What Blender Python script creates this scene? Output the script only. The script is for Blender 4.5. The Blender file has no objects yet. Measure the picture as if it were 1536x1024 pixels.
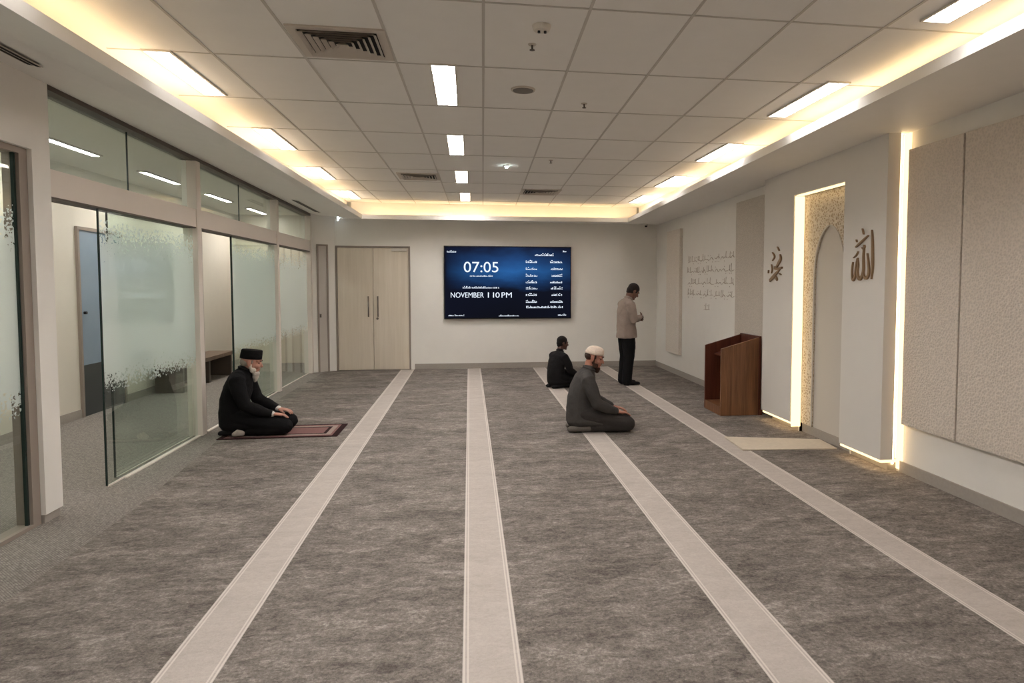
import bpy, math, random
from mathutils import Vector, Matrix
PI = math.pi
SC = bpy.context.scene
COL = SC.collection
ORG = {}          # world origin of every object built here

# ------------------------------------------------------------------ materials
def srgb(r, g, b):
    f = lambda c: (c/255/12.92) if c/255 <= .04045 else ((c/255+.055)/1.055)**2.4
    return (f(r), f(g), f(b))

def newmat(name):
    m = bpy.data.materials.new(name); m.use_nodes = True
    nt = m.node_tree
    for n in list(nt.nodes): nt.nodes.remove(n)
    out = nt.nodes.new('ShaderNodeOutputMaterial')
    return m, nt, out

def ramp(nt, fac, stops):
    r = nt.nodes.new('ShaderNodeValToRGB')
    while len(r.color_ramp.elements) < len(stops): r.color_ramp.elements.new(.5)
    for e, (p, c) in zip(r.color_ramp.elements, stops):
        e.position = p; e.color = (*c, 1) if len(c) == 3 else c
    nt.links.new(fac, r.inputs[0]); return r.outputs[0]

def coords(nt, scale=(1, 1, 1), rot=(0, 0, 0)):
    tc = nt.nodes.new('ShaderNodeTexCoord'); mp = nt.nodes.new('ShaderNodeMapping')
    mp.inputs['Scale'].default_value = scale; mp.inputs['Rotation'].default_value = rot
    nt.links.new(tc.outputs['Object'], mp.inputs[0]); return mp.outputs[0]

def noise(nt, vec, scale, detail=4, rough=.55, dist=0):
    n = nt.nodes.new('ShaderNodeTexNoise'); n.inputs['Scale'].default_value = scale
    n.inputs['Detail'].default_value = detail; n.inputs['Roughness'].default_value = rough
    n.inputs['Distortion'].default_value = dist
    nt.links.new(vec, n.inputs['Vector']); return n.outputs['Fac']

def mixc(nt, fac, a, b, mode='MIX'):
    n = nt.nodes.new('ShaderNodeMix'); n.data_type = 'RGBA'; n.blend_type = mode
    for sock, v in ((n.inputs[0], fac), (n.inputs[6], a), (n.inputs[7], b)):
        if isinstance(v, (int, float)): sock.default_value = v
        elif isinstance(v, tuple): sock.default_value = (*v, 1)
        else: nt.links.new(v, sock)
    return n.outputs[2]

def math_(nt, op, a, b=0.0, c=0.0):
    n = nt.nodes.new('ShaderNodeMath'); n.operation = op
    for i, v in enumerate((a, b, c)):
        if isinstance(v, (int, float)): n.inputs[i].default_value = v
        else: nt.links.new(v, n.inputs[i])
    return n.outputs[0]

def bump(nt, h, strength=.3, dist=.01):
    b = nt.nodes.new('ShaderNodeBump'); b.inputs['Strength'].default_value = strength
    b.inputs['Distance'].default_value = dist; nt.links.new(h, b.inputs['Height']); return b.outputs[0]

def bsdf(nt, out, col, rough=.6, normal=None, metal=0, spec=.5):
    b = nt.nodes.new('ShaderNodeBsdfPrincipled')
    if isinstance(col, tuple): b.inputs['Base Color'].default_value = (*col, 1)
    else: nt.links.new(col, b.inputs['Base Color'])
    b.inputs['Roughness'].default_value = rough; b.inputs['Metallic'].default_value = metal
    b.inputs['Specular IOR Level'].default_value = spec
    if normal: nt.links.new(normal, b.inputs['Normal'])
    nt.links.new(b.outputs[0], out.inputs[0]); return b

def plain(name, rgb, rough=.6, metal=0, var=.06, vscale=6, bmp=0, bscale=200, spec=.4):
    m, nt, out = newmat(name)
    c = srgb(*rgb); v = coords(nt)
    col = mixc(nt, noise(nt, v, vscale), tuple(x*(1-var) for x in c), tuple(min(1, x*(1+var)) for x in c))
    nrm = bump(nt, noise(nt, v, bscale, 3), bmp, .004) if bmp else None
    bsdf(nt, out, col, rough, nrm, metal, spec); return m

def emit(name, col, strength):
    m, nt, out = newmat(name)
    e = nt.nodes.new('ShaderNodeEmission'); e.inputs[0].default_value = (*col, 1); e.inputs[1].default_value = strength
    nt.links.new(e.outputs[0], out.inputs[0]); return m

M = {}
M['wall'] = plain('warm_white_plaster', (236, 232, 225), .75, var=.03, bmp=.05, bscale=120)
M['hall_wall'] = plain('hall_plaster', (226, 219, 205), .75, var=.03)
M['soffit'] = plain('bulkhead_paint', (240, 237, 231), .75, var=.03)
M['block'] = plain('mihrab_matt_paint', (224, 219, 212), .6, var=.02)
M['ceiling'] = plain('ceiling_tile', (236, 233, 228), .85, var=.03, bmp=.08, bscale=260)
M['tbar'] = plain('ceiling_grid_metal', (194, 188, 180), .5, var=.02)
M['frame'] = plain('white_aluminium', (226, 216, 206), .45, var=.03)
M['frame_dark'] = plain('bronze_gasket', (92, 82, 74), .5, var=.05)
M['frame_grey'] = plain('taupe_frame', (150, 138, 128), .5, var=.05)
M['base'] = plain('carpet_skirting', (168, 160, 151), .95, var=.12, vscale=40, bmp=.4, bscale=300)
M['steel'] = plain('brushed_steel', (140, 130, 120), .35, .9, var=.1)
M['black_plastic'] = plain('black_plastic', (16, 16, 18), .4, var=.1)
M['dark_void'] = plain('dark_duct', (28, 25, 23), .9, var=.1)
M['vent'] = plain('vent_enamel', (196, 186, 174), .5, var=.03)
M['grey_mesh'] = plain('speaker_mesh', (120, 114, 106), .7, var=.2, vscale=300)
M['white_pl'] = plain('white_plastic', (214, 207, 196), .5, var=.03)
M['door'] = None
M['gold'] = plain('antique_brass', (150, 122, 92), .45, .2, var=.15, vscale=20)
M['inscr'] = plain('taupe_lettering', (176, 160, 144), .6, var=.1)
M['arch'] = plain('arch_plaster', (205, 198, 188), .65, var=.02)
M['lit'] = emit('troffer_light', (1, .965, .95), 19.0)
M['lit_side'] = emit('side_troffer_light', (1, .965, .95), 2.6)
M['lit_right'] = emit('right_troffer_light', (1, .965, .95), 4.5)
M['led'] = emit('warm_led', (1, .71, .39), 3.7)
M['led_glow'] = emit('warm_led_line_and_glow', (1, .72, .36), .55)  # LED lines under the block, and glow painted on wall and niche reveals
M['spot'] = emit('cool_spot', (.85, 1, 1), 14.0)
M['hall_lit'] = emit('hall_downlight', (1, .97, .93), 17)
M['txt'] = emit('screen_white', (.80, .88, 1), .27)

def wood(name, c0, c1, axis_scale=(14, 14, .6), rough=.4, wscale=1.0):
    m, nt, out = newmat(name); v = coords(nt, axis_scale)
    n1 = noise(nt, v, 1.6*wscale, 5, .6, .6); n2 = noise(nt, v, 9*wscale, 3, .6)
    f = math_(nt, 'MULTIPLY_ADD', n2, .35, math_(nt, 'MULTIPLY', n1, .75))
    col = ramp(nt, f, [(.3, srgb(*c0)), (.72, srgb(*c1))])
    bsdf(nt, out, col, rough, bump(nt, n2, .08, .002)); return m
M['walnut'] = wood('walnut_veneer', (82, 50, 30), (142, 97, 64))
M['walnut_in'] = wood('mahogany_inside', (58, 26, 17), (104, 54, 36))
M['door'] = wood('limed_oak_door', (212, 199, 180), (226, 214, 197), (9, 9, .35), .5)

def carpet_mat():
    m, nt, out = newmat('prayer_hall_carpet')
    v = coords(nt); vs = coords(nt, (1.0, 2.0, 1))
    big = noise(nt, vs, 2.1, 3, .6, .6); mid = noise(nt, vs, 10, 6, .74, .8); fine = noise(nt, v, 75, 3, .75)
    f = math_(nt, 'ADD', math_(nt, 'MULTIPLY', big, .30), math_(nt, 'ADD', math_(nt, 'MULTIPLY', mid, .48), math_(nt, 'MULTIPLY', fine, .42)))
    dark = ramp(nt, f, [(.40, srgb(66, 61, 57)), (.54, srgb(108, 101, 95)), (.64, srgb(134, 126, 119)), (.79, srgb(182, 173, 164))])
    pale = ramp(nt, f, [(.36, srgb(168, 158, 150)), (.80, srgb(198, 189, 181))])
    edge = mixc(nt, .35, srgb(222, 213, 205), pale)
    sep = nt.nodes.new('ShaderNodeSeparateXYZ'); tc = nt.nodes.new('ShaderNodeTexCoord')
    nt.links.new(tc.outputs['Object'], sep.inputs[0])
    x = sep.outputs['X']
    ph = math_(nt, 'MODULO', math_(nt, 'ADD', x, 1.272+1.2345*4), 1.2345)
    inside = math_(nt, 'MULTIPLY', math_(nt, 'LESS_THAN', ph, .246), math_(nt, 'GREATER_THAN', x, -1.6))
    # the bands carry a narrow lighter double line at both edges
    d = math_(nt, 'ABSOLUTE', math_(nt, 'SUBTRACT', math_(nt, 'ABSOLUTE', math_(nt, 'SUBTRACT', ph, .123)), .108))
    ln = math_(nt, 'MULTIPLY', math_(nt, 'LESS_THAN', d, .012), math_(nt, 'GREATER_THAN', d, .004))
    band = mixc(nt, ln, pale, edge)
    col = mixc(nt, inside, dark, band)
    bsdf(nt, out, col, .97, bump(nt, math_(nt, 'ADD', fine, mid), .5, .006), spec=.1); return m
M['carpet'] = carpet_mat()

def loop_mat():
    m, nt, out = newmat('loop_pile_floor')
    v = coords(nt, (1, 1, 1), (0, 0, PI/4))
    ck = nt.nodes.new('ShaderNodeTexBrick'); nt.links.new(v, ck.inputs['Vector'])
    ck.inputs['Color1'].default_value = (*srgb(156, 149, 142), 1); ck.inputs['Color2'].default_value = (*srgb(120, 113, 107), 1)
    ck.inputs['Mortar'].default_value = (*srgb(90, 85, 80), 1)
    ck.inputs['Scale'].default_value = 22; ck.inputs['Mortar Size'].default_value = .03; ck.inputs['Bias'].default_value = 0
    col = mixc(nt, .35, ck.outputs['Color'], ramp(nt, noise(nt, v, 60, 3), [(.3, srgb(112, 106, 101)), (.7, srgb(176, 168, 159))]))
    bsdf(nt, out, col, .95, bump(nt, ck.outputs['Fac'], .3, .004), spec=.1); return m
M['loop'] = loop_mat()

def glass(name, tint, film=None, milky=0.0):
    """clear pane: tinted transparency under a fresnel mirror; film adds a frosted band with a ragged dotted edge"""
    m, nt, out = newmat(name)
    tr = nt.nodes.new('ShaderNodeBsdfTransparent'); tr.inputs[0].default_value = (*tint, 1)
    gl = nt.nodes.new('ShaderNodeBsdfGlossy'); gl.inputs['Roughness'].default_value = .0
    gl.inputs[0].default_value = (.95, 1, .98, 1)
    fr = nt.nodes.new('ShaderNodeFresnel'); fr.inputs[0].default_value = 1.5
    base = tr.outputs[0]
    df = nt.nodes.new('ShaderNodeBsdfDiffuse'); df.inputs[0].default_value = (*srgb(222, 233, 230), 1)
    tl = nt.nodes.new('ShaderNodeBsdfTranslucent'); tl.inputs[0].default_value = (*srgb(226, 239, 235), 1)
    mm = nt.nodes.new('ShaderNodeMixShader'); mm.inputs[0].default_value = .45
    nt.links.new(df.outputs[0], mm.inputs[1]); nt.links.new(tl.outputs[0], mm.inputs[2])
    mx = nt.nodes.new('ShaderNodeMixShader')
    nt.links.new(base, mx.inputs[1]); nt.links.new(mm.outputs[0], mx.inputs[2])
    if film:
        z0, z1 = film
        tc = nt.nodes.new('ShaderNodeTexCoord'); sep = nt.nodes.new('ShaderNodeSeparateXYZ')
        geo = nt.nodes.new('ShaderNodeNewGeometry'); nt.links.new(geo.outputs['Position'], sep.inputs[0])
        z = sep.outputs['Z']
        mp = nt.nodes.new('ShaderNodeMapping'); nt.links.new(geo.outputs['Position'], mp.inputs[0])
        mp.inputs['Scale'].default_value = (1, 1.0, 1.4)
        dots = noise(nt, mp.outputs[0], 38, 2, .5, .5)
        lo = math_(nt, 'DIVIDE', math_(nt, 'SUBTRACT', z, z0), .20)
        hi = math_(nt, 'DIVIDE', math_(nt, 'SUBTRACT', z1, z), .30)
        mn = math_(nt, 'MINIMUM', lo, hi)
        k = math_(nt, 'GREATER_THAN', math_(nt, 'ADD', mn, math_(nt, 'MULTIPLY', math_(nt, 'SUBTRACT', dots, .5), 3.2)), .35)
        wide = math_(nt, 'GREATER_THAN', mn, 0.0)
        nt.links.new(math_(nt, 'MULTIPLY', math_(nt, 'MULTIPLY', k, wide), .84), mx.inputs[0])
    else:
        mx.inputs[0].default_value = milky
    fin = nt.nodes.new('ShaderNodeMixShader'); nt.links.new(fr.outputs[0], fin.inputs[0])
    nt.links.new(mx.outputs[0], fin.inputs[1]); nt.links.new(gl.outputs[0], fin.inputs[2])
    nt.links.new(fin.outputs[0], out.inputs[0]); return m
M['glass'] = glass('green_tinted_glass', (.86, .93, .89), milky=.06)
M['glass_film'] = glass('glass_with_frosted_band', (.85, .92, .88), film=(.74, 2.10))
M['glass_top'] = glass('transom_glass', (.62, .70, .66), milky=.20)
M['glass_edge'] = plain('glass_edge_green', (38, 52, 48), .2, var=.1)
M['hall_glass'] = plain('hall_door_glass', (142, 160, 176), .15, var=.08, vscale=3)

def screen_mat():
    m, nt, out = newmat('display_backdrop')
    tc = nt.nodes.new('ShaderNodeTexCoord'); sep = nt.nodes.new('ShaderNodeSeparateXYZ')
    nt.links.new(tc.outputs['Object'], sep.inputs[0]); x, z = sep.outputs['X'], sep.outputs['Z']
    v = coords(nt, (1.2, 1, 3.0))
    g = math_(nt, 'ADD', z, math_(nt, 'MULTIPLY', math_(nt, 'SUBTRACT', noise(nt, v, 1.6, 5), .5), .35))
    c1 = ramp(nt, math_(nt, 'DIVIDE', g, 1.37), [(.0, srgb(12, 13, 20)), (.40, srgb(14, 17, 28)), (.52, srgb(24, 52, 92)), (.66, srgb(36, 84, 140)), (.80, srgb(30, 62, 108)), (1, srgb(20, 24, 42))])
    fall = math_(nt, 'SUBTRACT', 1.0, math_(nt, 'MINIMUM', math_(nt, 'ABSOLUTE', math_(nt, 'DIVIDE', math_(nt, 'SUBTRACT', x, .08), 1.25)), 1.0))
    c2 = mixc(nt, math_(nt, 'POWER', fall, .6), srgb(14, 16, 28), c1)
    e = nt.nodes.new('ShaderNodeEmission'); nt.links.new(c2, e.inputs[0]); e.inputs[1].default_value = .33
    nt.links.new(e.outputs[0], out.inputs[0]); return m
M['screen'] = screen_mat()

def felt_mat(name, rgb, sc=95, strength=1.0):
    m, nt, out = newmat(name); v = coords(nt)
    vo = nt.nodes.new('ShaderNodeTexVoronoi'); vo.inputs['Scale'].default_value = sc*.45; nt.links.new(v, vo.inputs['Vector'])
    n = noise(nt, v, sc, 3)
    c = srgb(*rgb)
    h = math_(nt, 'ADD', math_(nt, 'MULTIPLY', vo.outputs['Distance'], .8), math_(nt, 'MULTIPLY', n, .6))
    col = ramp(nt, h, [(.2, tuple(x*.86 for x in c)), (.9, tuple(min(1, x*1.1) for x in c))])
    bsdf(nt, out, col, .95, bump(nt, h, strength, .012), spec=.1); return m
M['felt'] = felt_mat('textured_acoustic_felt', (216, 205, 193), 120, .55)
M['felt_back'] = felt_mat('ribbed_acoustic_cloth', (206, 197, 186), 160, .5)
M['felt_slim'] = felt_mat('pale_acoustic_cloth', (226, 217, 206), 160, .5)

def pattern_mat():
    m, nt, out = newmat('pierced_arabesque_panel'); v = coords(nt)
    vo = nt.nodes.new('ShaderNodeTexVoronoi'); vo.feature = 'DISTANCE_TO_EDGE'; vo.inputs['Scale'].default_value = 32
    nt.links.new(v, vo.inputs['Vector'])
    col = ramp(nt, vo.outputs['Distance'], [(.08, srgb(226, 214, 196)), (.24, srgb(184, 164, 136))])
    h = ramp(nt, vo.outputs['Distance'], [(.08, (1, 1, 1)), (.2, (0, 0, 0))])
    bsdf(nt, out, col, .7, bump(nt, h, .8, .008)); return m
M['pattern'] = pattern_mat()

def rug_mat(name, field, dark, lx, ly, cream):
    """woven rug: dark end bands, border lines and a darker centre field, by object coordinates"""
    m, nt, out = newmat(name)
    tc = nt.nodes.new('ShaderNodeTexCoord'); sep = nt.nodes.new('ShaderNodeSeparateXYZ')
    nt.links.new(tc.outputs['Object'], sep.inputs[0])
    ax = math_(nt, 'ABSOLUTE', math_(nt, 'DIVIDE', sep.outputs['X'], lx/2)); ay = math_(nt, 'ABSOLUTE', math_(nt, 'DIVIDE', sep.outputs['Y'], ly/2))
    r = math_(nt, 'MAXIMUM', math_(nt, 'MULTIPLY_ADD', math_(nt, 'SUBTRACT', ax, 1.0), lx/ly, 1.0), ay)
    n = noise(nt, coords(nt), 45, 3)
    r2 = math_(nt, 'ADD', r, math_(nt, 'MULTIPLY', math_(nt, 'SUBTRACT', n, .5), .06))
    c1 = ramp(nt, r2, [(.0, field), (.45, field), (.47, dark), (.56, dark), (.58, cream), (.72, cream), (.74, field), (.86, field), (.88, dark)])
    endb = math_(nt, 'GREATER_THAN', ax, .90)
    col = mixc(nt, endb, c1, dark)
    col = mixc(nt, math_(nt, 'MULTIPLY', n, .3), col, dark)
    bsdf(nt, out, col, .95, bump(nt, n, .3, .003), spec=.1); return m

def cloth(name, rgb, rough=.9, sc=7, spec=.15):
    m, nt, out = newmat(name); v = coords(nt); c = srgb(*rgb)
    n = noise(nt, v, sc, 4, .6, .4); w = noise(nt, v, 260, 2)
    col = mixc(nt, n, tuple(x*.75 for x in c), tuple(min(1, x*1.25) for x in c))
    bsdf(nt, out, col, rough, bump(nt, math_(nt, 'ADD', n, math_(nt, 'MULTIPLY', w, .15)), .45, .03), spec=spec); return m

# ------------------------------------------------------------------ mesh builder
class MB:
    def __init__(s): s.v = []; s.f = []
    def quad(s, a, b, c, d):
        n = len(s.v); s.v += [tuple(a), tuple(b), tuple(c), tuple(d)]; s.f.append((n, n+1, n+2, n+3)); return s
    def box(s, x0, x1, y0, y1, z0, z1):
        n = len(s.v)
        s.v += [(x, y, z) for z in (z0, z1) for x, y in ((x0, y0), (x1, y0), (x1, y1), (x0, y1))]
        s.f += [tuple(n+i for i in q) for q in ((3, 2, 1, 0), (4, 5, 6, 7), (0, 1, 5, 4), (1, 2, 6, 5), (2, 3, 7, 6), (3, 0, 4, 7))]
        return s
    def hexa(s, p):      # 8 corners, lower ring then upper ring
        n = len(s.v); s.v += [tuple(q) for q in p]
        s.f += [tuple(n+i for i in q) for q in ((3, 2, 1, 0), (4, 5, 6, 7), (0, 1, 5, 4), (1, 2, 6, 5), (2, 3, 7, 6), (3, 0, 4, 7))]
        return s
    def prism(s, poly, fn0, fn1):   # polygon of 2D points swept from fn0(u,v) to fn1(u,v)
        n = len(s.v); k = len(poly)
        s.v += [fn0(*p) for p in poly]+[fn1(*p) for p in poly]
        s.f += [tuple(range(n+k-1, n-1, -1)), tuple(range(n+k, n+2*k))]
        s.f += [(n+i, n+(i+1) % k, n+k+(i+1) % k, n+k+i) for i in range(k)]
        return s
    def cyl(s, c, r0, r1, h, axis=2, n=24):
        b = len(s.v)
        for k, (r, t) in enumerate(((r0, 0), (r1, h))):
            for i in range(n):
                a = 2*PI*i/n; p = [0, 0, 0]
                p[axis] = c[axis]+t; p[(axis+1) % 3] = c[(axis+1) % 3]+r*math.cos(a); p[(axis+2) % 3] = c[(axis+2) % 3]+r*math.sin(a)
                s.v.append(tuple(p))
        s.f += [tuple(b+i for i in range(n-1, -1, -1)), tuple(b+n+i for i in range(n))]
        s.f += [(b+i, b+(i+1) % n, b+n+(i+1) % n, b+n+i) for i in range(n)]
        return s
    def ell(s, c, r, R=None, nu=20, nv=12):
        b = len(s.v); c = Vector(c)
        def pt(u, w):
            p = Vector((r[0]*math.sin(w)*math.cos(u), r[1]*math.sin(w)*math.sin(u), r[2]*math.cos(w)))
            return tuple(c+(R @ p if R else p))
        s.v.append(pt(0, 0))
        for j in range(1, nv):
            for i in range(nu): s.v.append(pt(2*PI*i/nu, PI*j/nv))
        s.v.append(pt(0, PI)); last = len(s.v)-1
        for i in range(nu):
            s.f.append((b, b+1+i, b+1+(i+1) % nu)); q = b+1+(nv-2)*nu
            s.f.append((last, q+(i+1) % nu, q+i))
        for j in range(nv-2):
            for i in range(nu):
                a = b+1+j*nu
                s.f.append((a+i, a+nu+i, a+nu+(i+1) % nu, a+(i+1) % nu))
        return s
    def loft(s, pts, side=(0, 1, 0), n=18, c0=1.0):
        """pts: (centre, radius along side, radius across); rounded caps; closed surface"""
        P = [(Vector(c), a, b) for c, a, b in pts]; side = Vector(side)
        rings = []
        for i, (c, a, b) in enumerate(P):
            t = (P[min(i+1, len(P)-1)][0]-P[max(i-1, 0)][0]).normalized()
            u = side-t*side.dot(t)
            if u.length < 1e-3: u = Vector((1, 0, 0))-t*t.x
            u.normalize(); w = t.cross(u)
            if i == 0:
                for ph in (80, 50, 25):
                    k = math.cos(math.radians(ph)); h = math.sin(math.radians(ph))*min(a, b)*c0
                    rings.append((c-t*h, a*k, b*k, u, w))
            rings.append((c, a, b, u, w))
            if i == len(P)-1:
                for ph in (25, 50, 80):
                    k = math.cos(math.radians(ph)); h = math.sin(math.radians(ph))*min(a, b)
                    rings.append((c+t*h, a*k, b*k, u, w))
        b0 = len(s.v)
        for c, a, b, u, w in rings:
            for i in range(n):
                th = 2*PI*i/n; s.v.append(tuple(c+u*a*math.cos(th)+w*b*math.sin(th)))
        for j in range(len(rings)-1):
            for i in range(n):
                q = b0+j*n
                s.f.append((q+i, q+(i+1) % n, q+n+(i+1) % n, q+n+i))
        s.f.append(tuple(b0+i for i in range(n-1, -1, -1)))
        q = b0+(len(rings)-1)*n; s.f.append(tuple(q+i for i in range(n)))
        return s
    def cap(s, p0, p1, r0, r1, n=14): return s.loft([(p0, r0, r0), (p1, r1, r1)], (0, 1, 0.01), n)
    def bbox_base(s):
        xs, ys, zs = zip(*s.v)
        return Vector(((min(xs)+max(xs))/2, (min(ys)+max(ys))/2, min(zs)))
    def mesh(s, name, o=Vector((0, 0, 0))):
        m = bpy.data.meshes.new(name)
        m.from_pydata([tuple(Vector(p)-o) for p in s.v], [], s.f); m.validate(); return m
    def build(s, name, mt, parent=None, smooth=False, bevel=0, origin=None):
        o = ORG[parent] if parent else (Vector(origin) if origin is not None else s.bbox_base())
        m = s.mesh(name, o)
        import bmesh
        bm = bmesh.new(); bm.from_mesh(m); bmesh.ops.recalc_face_normals(bm, faces=bm.faces); bm.to_mesh(m); bm.free()
        return link(name, m, mt, parent, o, smooth, bevel)

def link(name, m, mt, parent, o, smooth=False, bevel=0):
    ob = bpy.data.objects.new(name, m); COL.objects.link(ob)
    if mt: m.materials.clear(); m.materials.append(mt)
    if parent: ob.parent = parent
    else: ob.location = o
    ORG[ob] = Vector(o)
    if smooth: m.polygons.foreach_set('use_smooth', [True]*len(m.polygons))
    if bevel:
        b = ob.modifiers.new('bevel', 'BEVEL'); b.width = bevel; b.segments = 2; b.limit_method = 'ANGLE'
    return ob

def tag(o, label, cat=None, group=None, kind=None):
    o['label'] = label
    if cat: o['category'] = cat
    if group: o['group'] = group
    if kind: o['kind'] = kind
    return o
def thing(name, loc, label, cat, group=None):
    o = bpy.data.objects.new(name, None); COL.objects.link(o); o.location = loc; o.empty_display_size = .1
    ORG[o] = Vector(loc); return tag(o, label, cat, group)
def struct(o, label=None, cat=None):
    o['kind'] = 'structure'
    if label: o['label'] = label
    if cat: o['category'] = cat
    return o
def sroot(name, loc, label, cat):
    o = bpy.data.objects.new(name, None); COL.objects.link(o); o.location = loc; ORG[o] = Vector(loc)
    return struct(o, label, cat)
def dup(root, loc, label, name=None):
    r = root.copy(); COL.objects.link(r); r.location = loc; r['label'] = label
    for ch in root.children:
        c = ch.copy(); COL.objects.link(c); c.parent = r
        for g in ch.children:
            d = g.copy(); COL.objects.link(d); d.parent = c
    return r

# ------------------------------------------------------------------ the room
YB, XL, XR, YF = 12.75, -2.80, 3.65, -2.6
ZC = 3.05
struct(MB().box(-4.75, XR+.1, YF-.1, YB+1.6, -.12, 0).build('floor', M['loop']), 'grey loop pile floor along the glass partition and through the side hall', 'floor')
cp = [(-2.28, YF), (-2.31, 3.6), (-2.36, 5.1), (-2.55, 7.2), (-2.63, 10.2), (-2.62, YB-.02), (XR-.012, YB-.02), (XR-.012, YF)]
c = MB().prism(cp, lambda u, v: (u, v, 0), lambda u, v: (u, v, .006)).build('carpet', M['carpet'], origin=(0, 0, 0))
tag(c, 'mottled grey prayer hall carpet with four pale lengthwise bands', 'carpet')

# right and back walls
struct(MB().box(XR, XR+.12, YF, YB+.12, 0, ZC).build('wall_right', M['wall']), 'warm white plaster wall behind the prayer niche', 'wall')
b = MB()
DX0, DX1, DZ = -2.424, -1.084, 2.305
b.box(DX1, XR, YB, YB+.12, 0, ZC); b.box(DX0, DX1, YB, YB+.12, DZ, ZC)
struct(b.build('wall_back', M['wall']), 'far warm white wall with the big display', 'wall')
struct(MB().box(-4.75, XR+.12, YF-.12, YF, 0, ZC).build('wall_front', M['wall']), 'plain wall behind the viewer', 'wall')
# short splayed return between the glass and the back wall, with a narrow grey door
b = MB(); sA, sB = Vector((-2.80, 12.56, 0)), Vector((-2.424, 12.75, 0)); nrm = Vector((-.19, .376, 0)).normalized()*.1
b.hexa([sA, sB, sB+nrm, sA+nrm]+[p+Vector((0, 0, ZC)) for p in (sA, sB, sB+nrm, sA+nrm)])
struct(b.build('wall_corner', M['wall']), 'short splayed white wall between glass partition and double door', 'wall')
dv = (sB-sA).normalized(); nn = -nrm.normalized()
def splay(t0, t1, d0, d1, z0, z1, mb):
    p = [sA+dv*t0+nn*d0, sA+dv*t1+nn*d0, sA+dv*t1+nn*d1, sA+dv*t0+nn*d1]
    return mb.hexa([q+Vector((0, 0, z0)) for q in p]+[q+Vector((0, 0, z1)) for q in p])
D = sroot('door_2', sA+dv*.19, 'narrow grey door in the splayed corner wall', 'door')
m_ = MB(); splay(.09, .12, 0, .02, 0, 2.32, m_); splay(.26, .29, 0, .02, 0, 2.32, m_); splay(.12, .26, 0, .02, 2.29, 2.32, m_)
m_.build('door_frame', M['frame_grey'], D)
splay(.12, .26, .0, .008, 0, 2.29, MB()).build('door_leaf', plain('grey_door_paint', (196, 188, 180), .5), D)
splay(.13, .15, .008, .05, 1.0, 1.06, MB()).build('door_handle', M['steel'], D)

# ceiling: tiles and exposed grid
struct(MB().box(-4.75, XR+.12, YF-.12, YB+.12, ZC, ZC+.1).build('ceiling', M['ceiling']), 'suspended ceiling of warm white tiles', 'ceiling')
g = MB()
for k in range(-3, 5):
    x0 = .08+.56*k; s = .020+.004*k
    xa, xb = x0+s*(YF-3.5), x0+s*(12.3-3.5); w = .008
    g.hexa([(xa-w, YF, ZC-.004), (xa+w, YF, ZC-.004), (xb+w, 12.3, ZC-.004), (xb-w, 12.3, ZC-.004), (xa-w, YF, ZC), (xa+w, YF, ZC), (xb+w, 12.3, ZC), (xb-w, 12.3, ZC)])
for j in range(-6, 10):
    y = 3.535+1.032*j
    g.box(-2.2, 3.2, y-.007, y+.007, ZC-.0035, ZC)
struct(g.build('trim_10', M['tbar']), 'exposed grid bars between the ceiling tiles', 'ceiling grid')

# bulkheads with a lip that hides the cove lighting
def bulkhead(name, i0, i1, w0, w1, label):
    """i0,i1 inner lower edge at both ends, w0,w1 wall side ends; inwards = away from wall"""
    b = MB()
    secs = []
    for i, w in ((i0, w0), (i1, w1)):
        i, w = Vector(i), Vector(w); o = Vector((w.x-i.x, w.y-i.y, 0)).normalized()
        up = lambda p, z: Vector((p.x, p.y, z))
        secs.append([w, i, up(i, i.z+.075), up(i+o*.025, i.z+.075), up(i+o*.025, i.z+.02), up(i+o*.36, i.z+.02+max(0, (w.z-i.z)*.36/max(.4, abs(w.x-i.x)))), up(i+o*.36, ZC), up(w, ZC)])
    n = 8
    b.v += [tuple(p) for p in secs[0]+secs[1]]
    b.f += [(k, (k+1) % n, n+(k+1) % n, n+k) for k in range(n)]
    b.f += [tuple(range(n-1, -1, -1)), tuple(range(n, 2*n))]
    o = struct(b.build(name, M['soffit']), label, 'bulkhead'); return o
ZBK = 2.79
LI = lambda y: (-1.984+.0182*(y-3.257), y, 2.80-.0080*(y-3.257))
RI = lambda y: (2.72+(y-3)*.0189, y, 2.87-(y-3)*.0139)
LW = lambda y: (-2.80, y, 2.94-.0105*(y-5))
RW = lambda y: (XR, y, 2.77+.0234*(12.75-y)) if y > 4 else (XR, y, 2.975)
YK = 12.0
bulkhead('trim_1', LI(YF), LI(YK), LW(YF), LW(YB), 'white ceiling bulkhead over the glass partition')
b = MB()
bulkhead('trim_2', RI(YF), RI(YK), RW(YF), RW(YB), 'white ceiling bulkhead over the prayer niche wall')
bulkhead('trim_3', LI(YK), RI(YK), (LI(YK)[0]-.6, YB, 2.80), (RI(YK)[0]+.6, YB, 2.775), 'narrow white ceiling bulkhead over the display wall')
def led_run(name, pts, mt, label):
    b = MB(); ps = [Vector(p) for p in pts]
    for p, q, off in zip(ps[:-1], ps[1:], (0,)*9):
        t = (q-p).normalized(); s = Vector((t.y, -t.x, 0))*.011
        up = Vector((0, 0, .008))
        b.hexa([p-s, p+s, q+s, q-s, p-s+up, p+s+up, q+s+up, q-s+up])
    o = tag(b.build(name, mt), label, 'led strip', 'warm cove light strips')
    h = MB(); p, q = ps[0], ps[-1]; t = (q-p).normalized(); s = Vector((t.y, -t.x, 0))*.014
    lo, up = Vector((0, 0, -.014)), Vector((0, 0, -.001))
    h.hexa([p-s+lo, p+s+lo, q+s+lo, q-s+lo, p-s+up, p+s+up, q+s+up, q-s+up]).build('mounting_channel', M['white_pl'], o)
    return o
def cove(f, y, dx): p = f(y); return (p[0]+dx, y, p[2]+.060)
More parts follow.
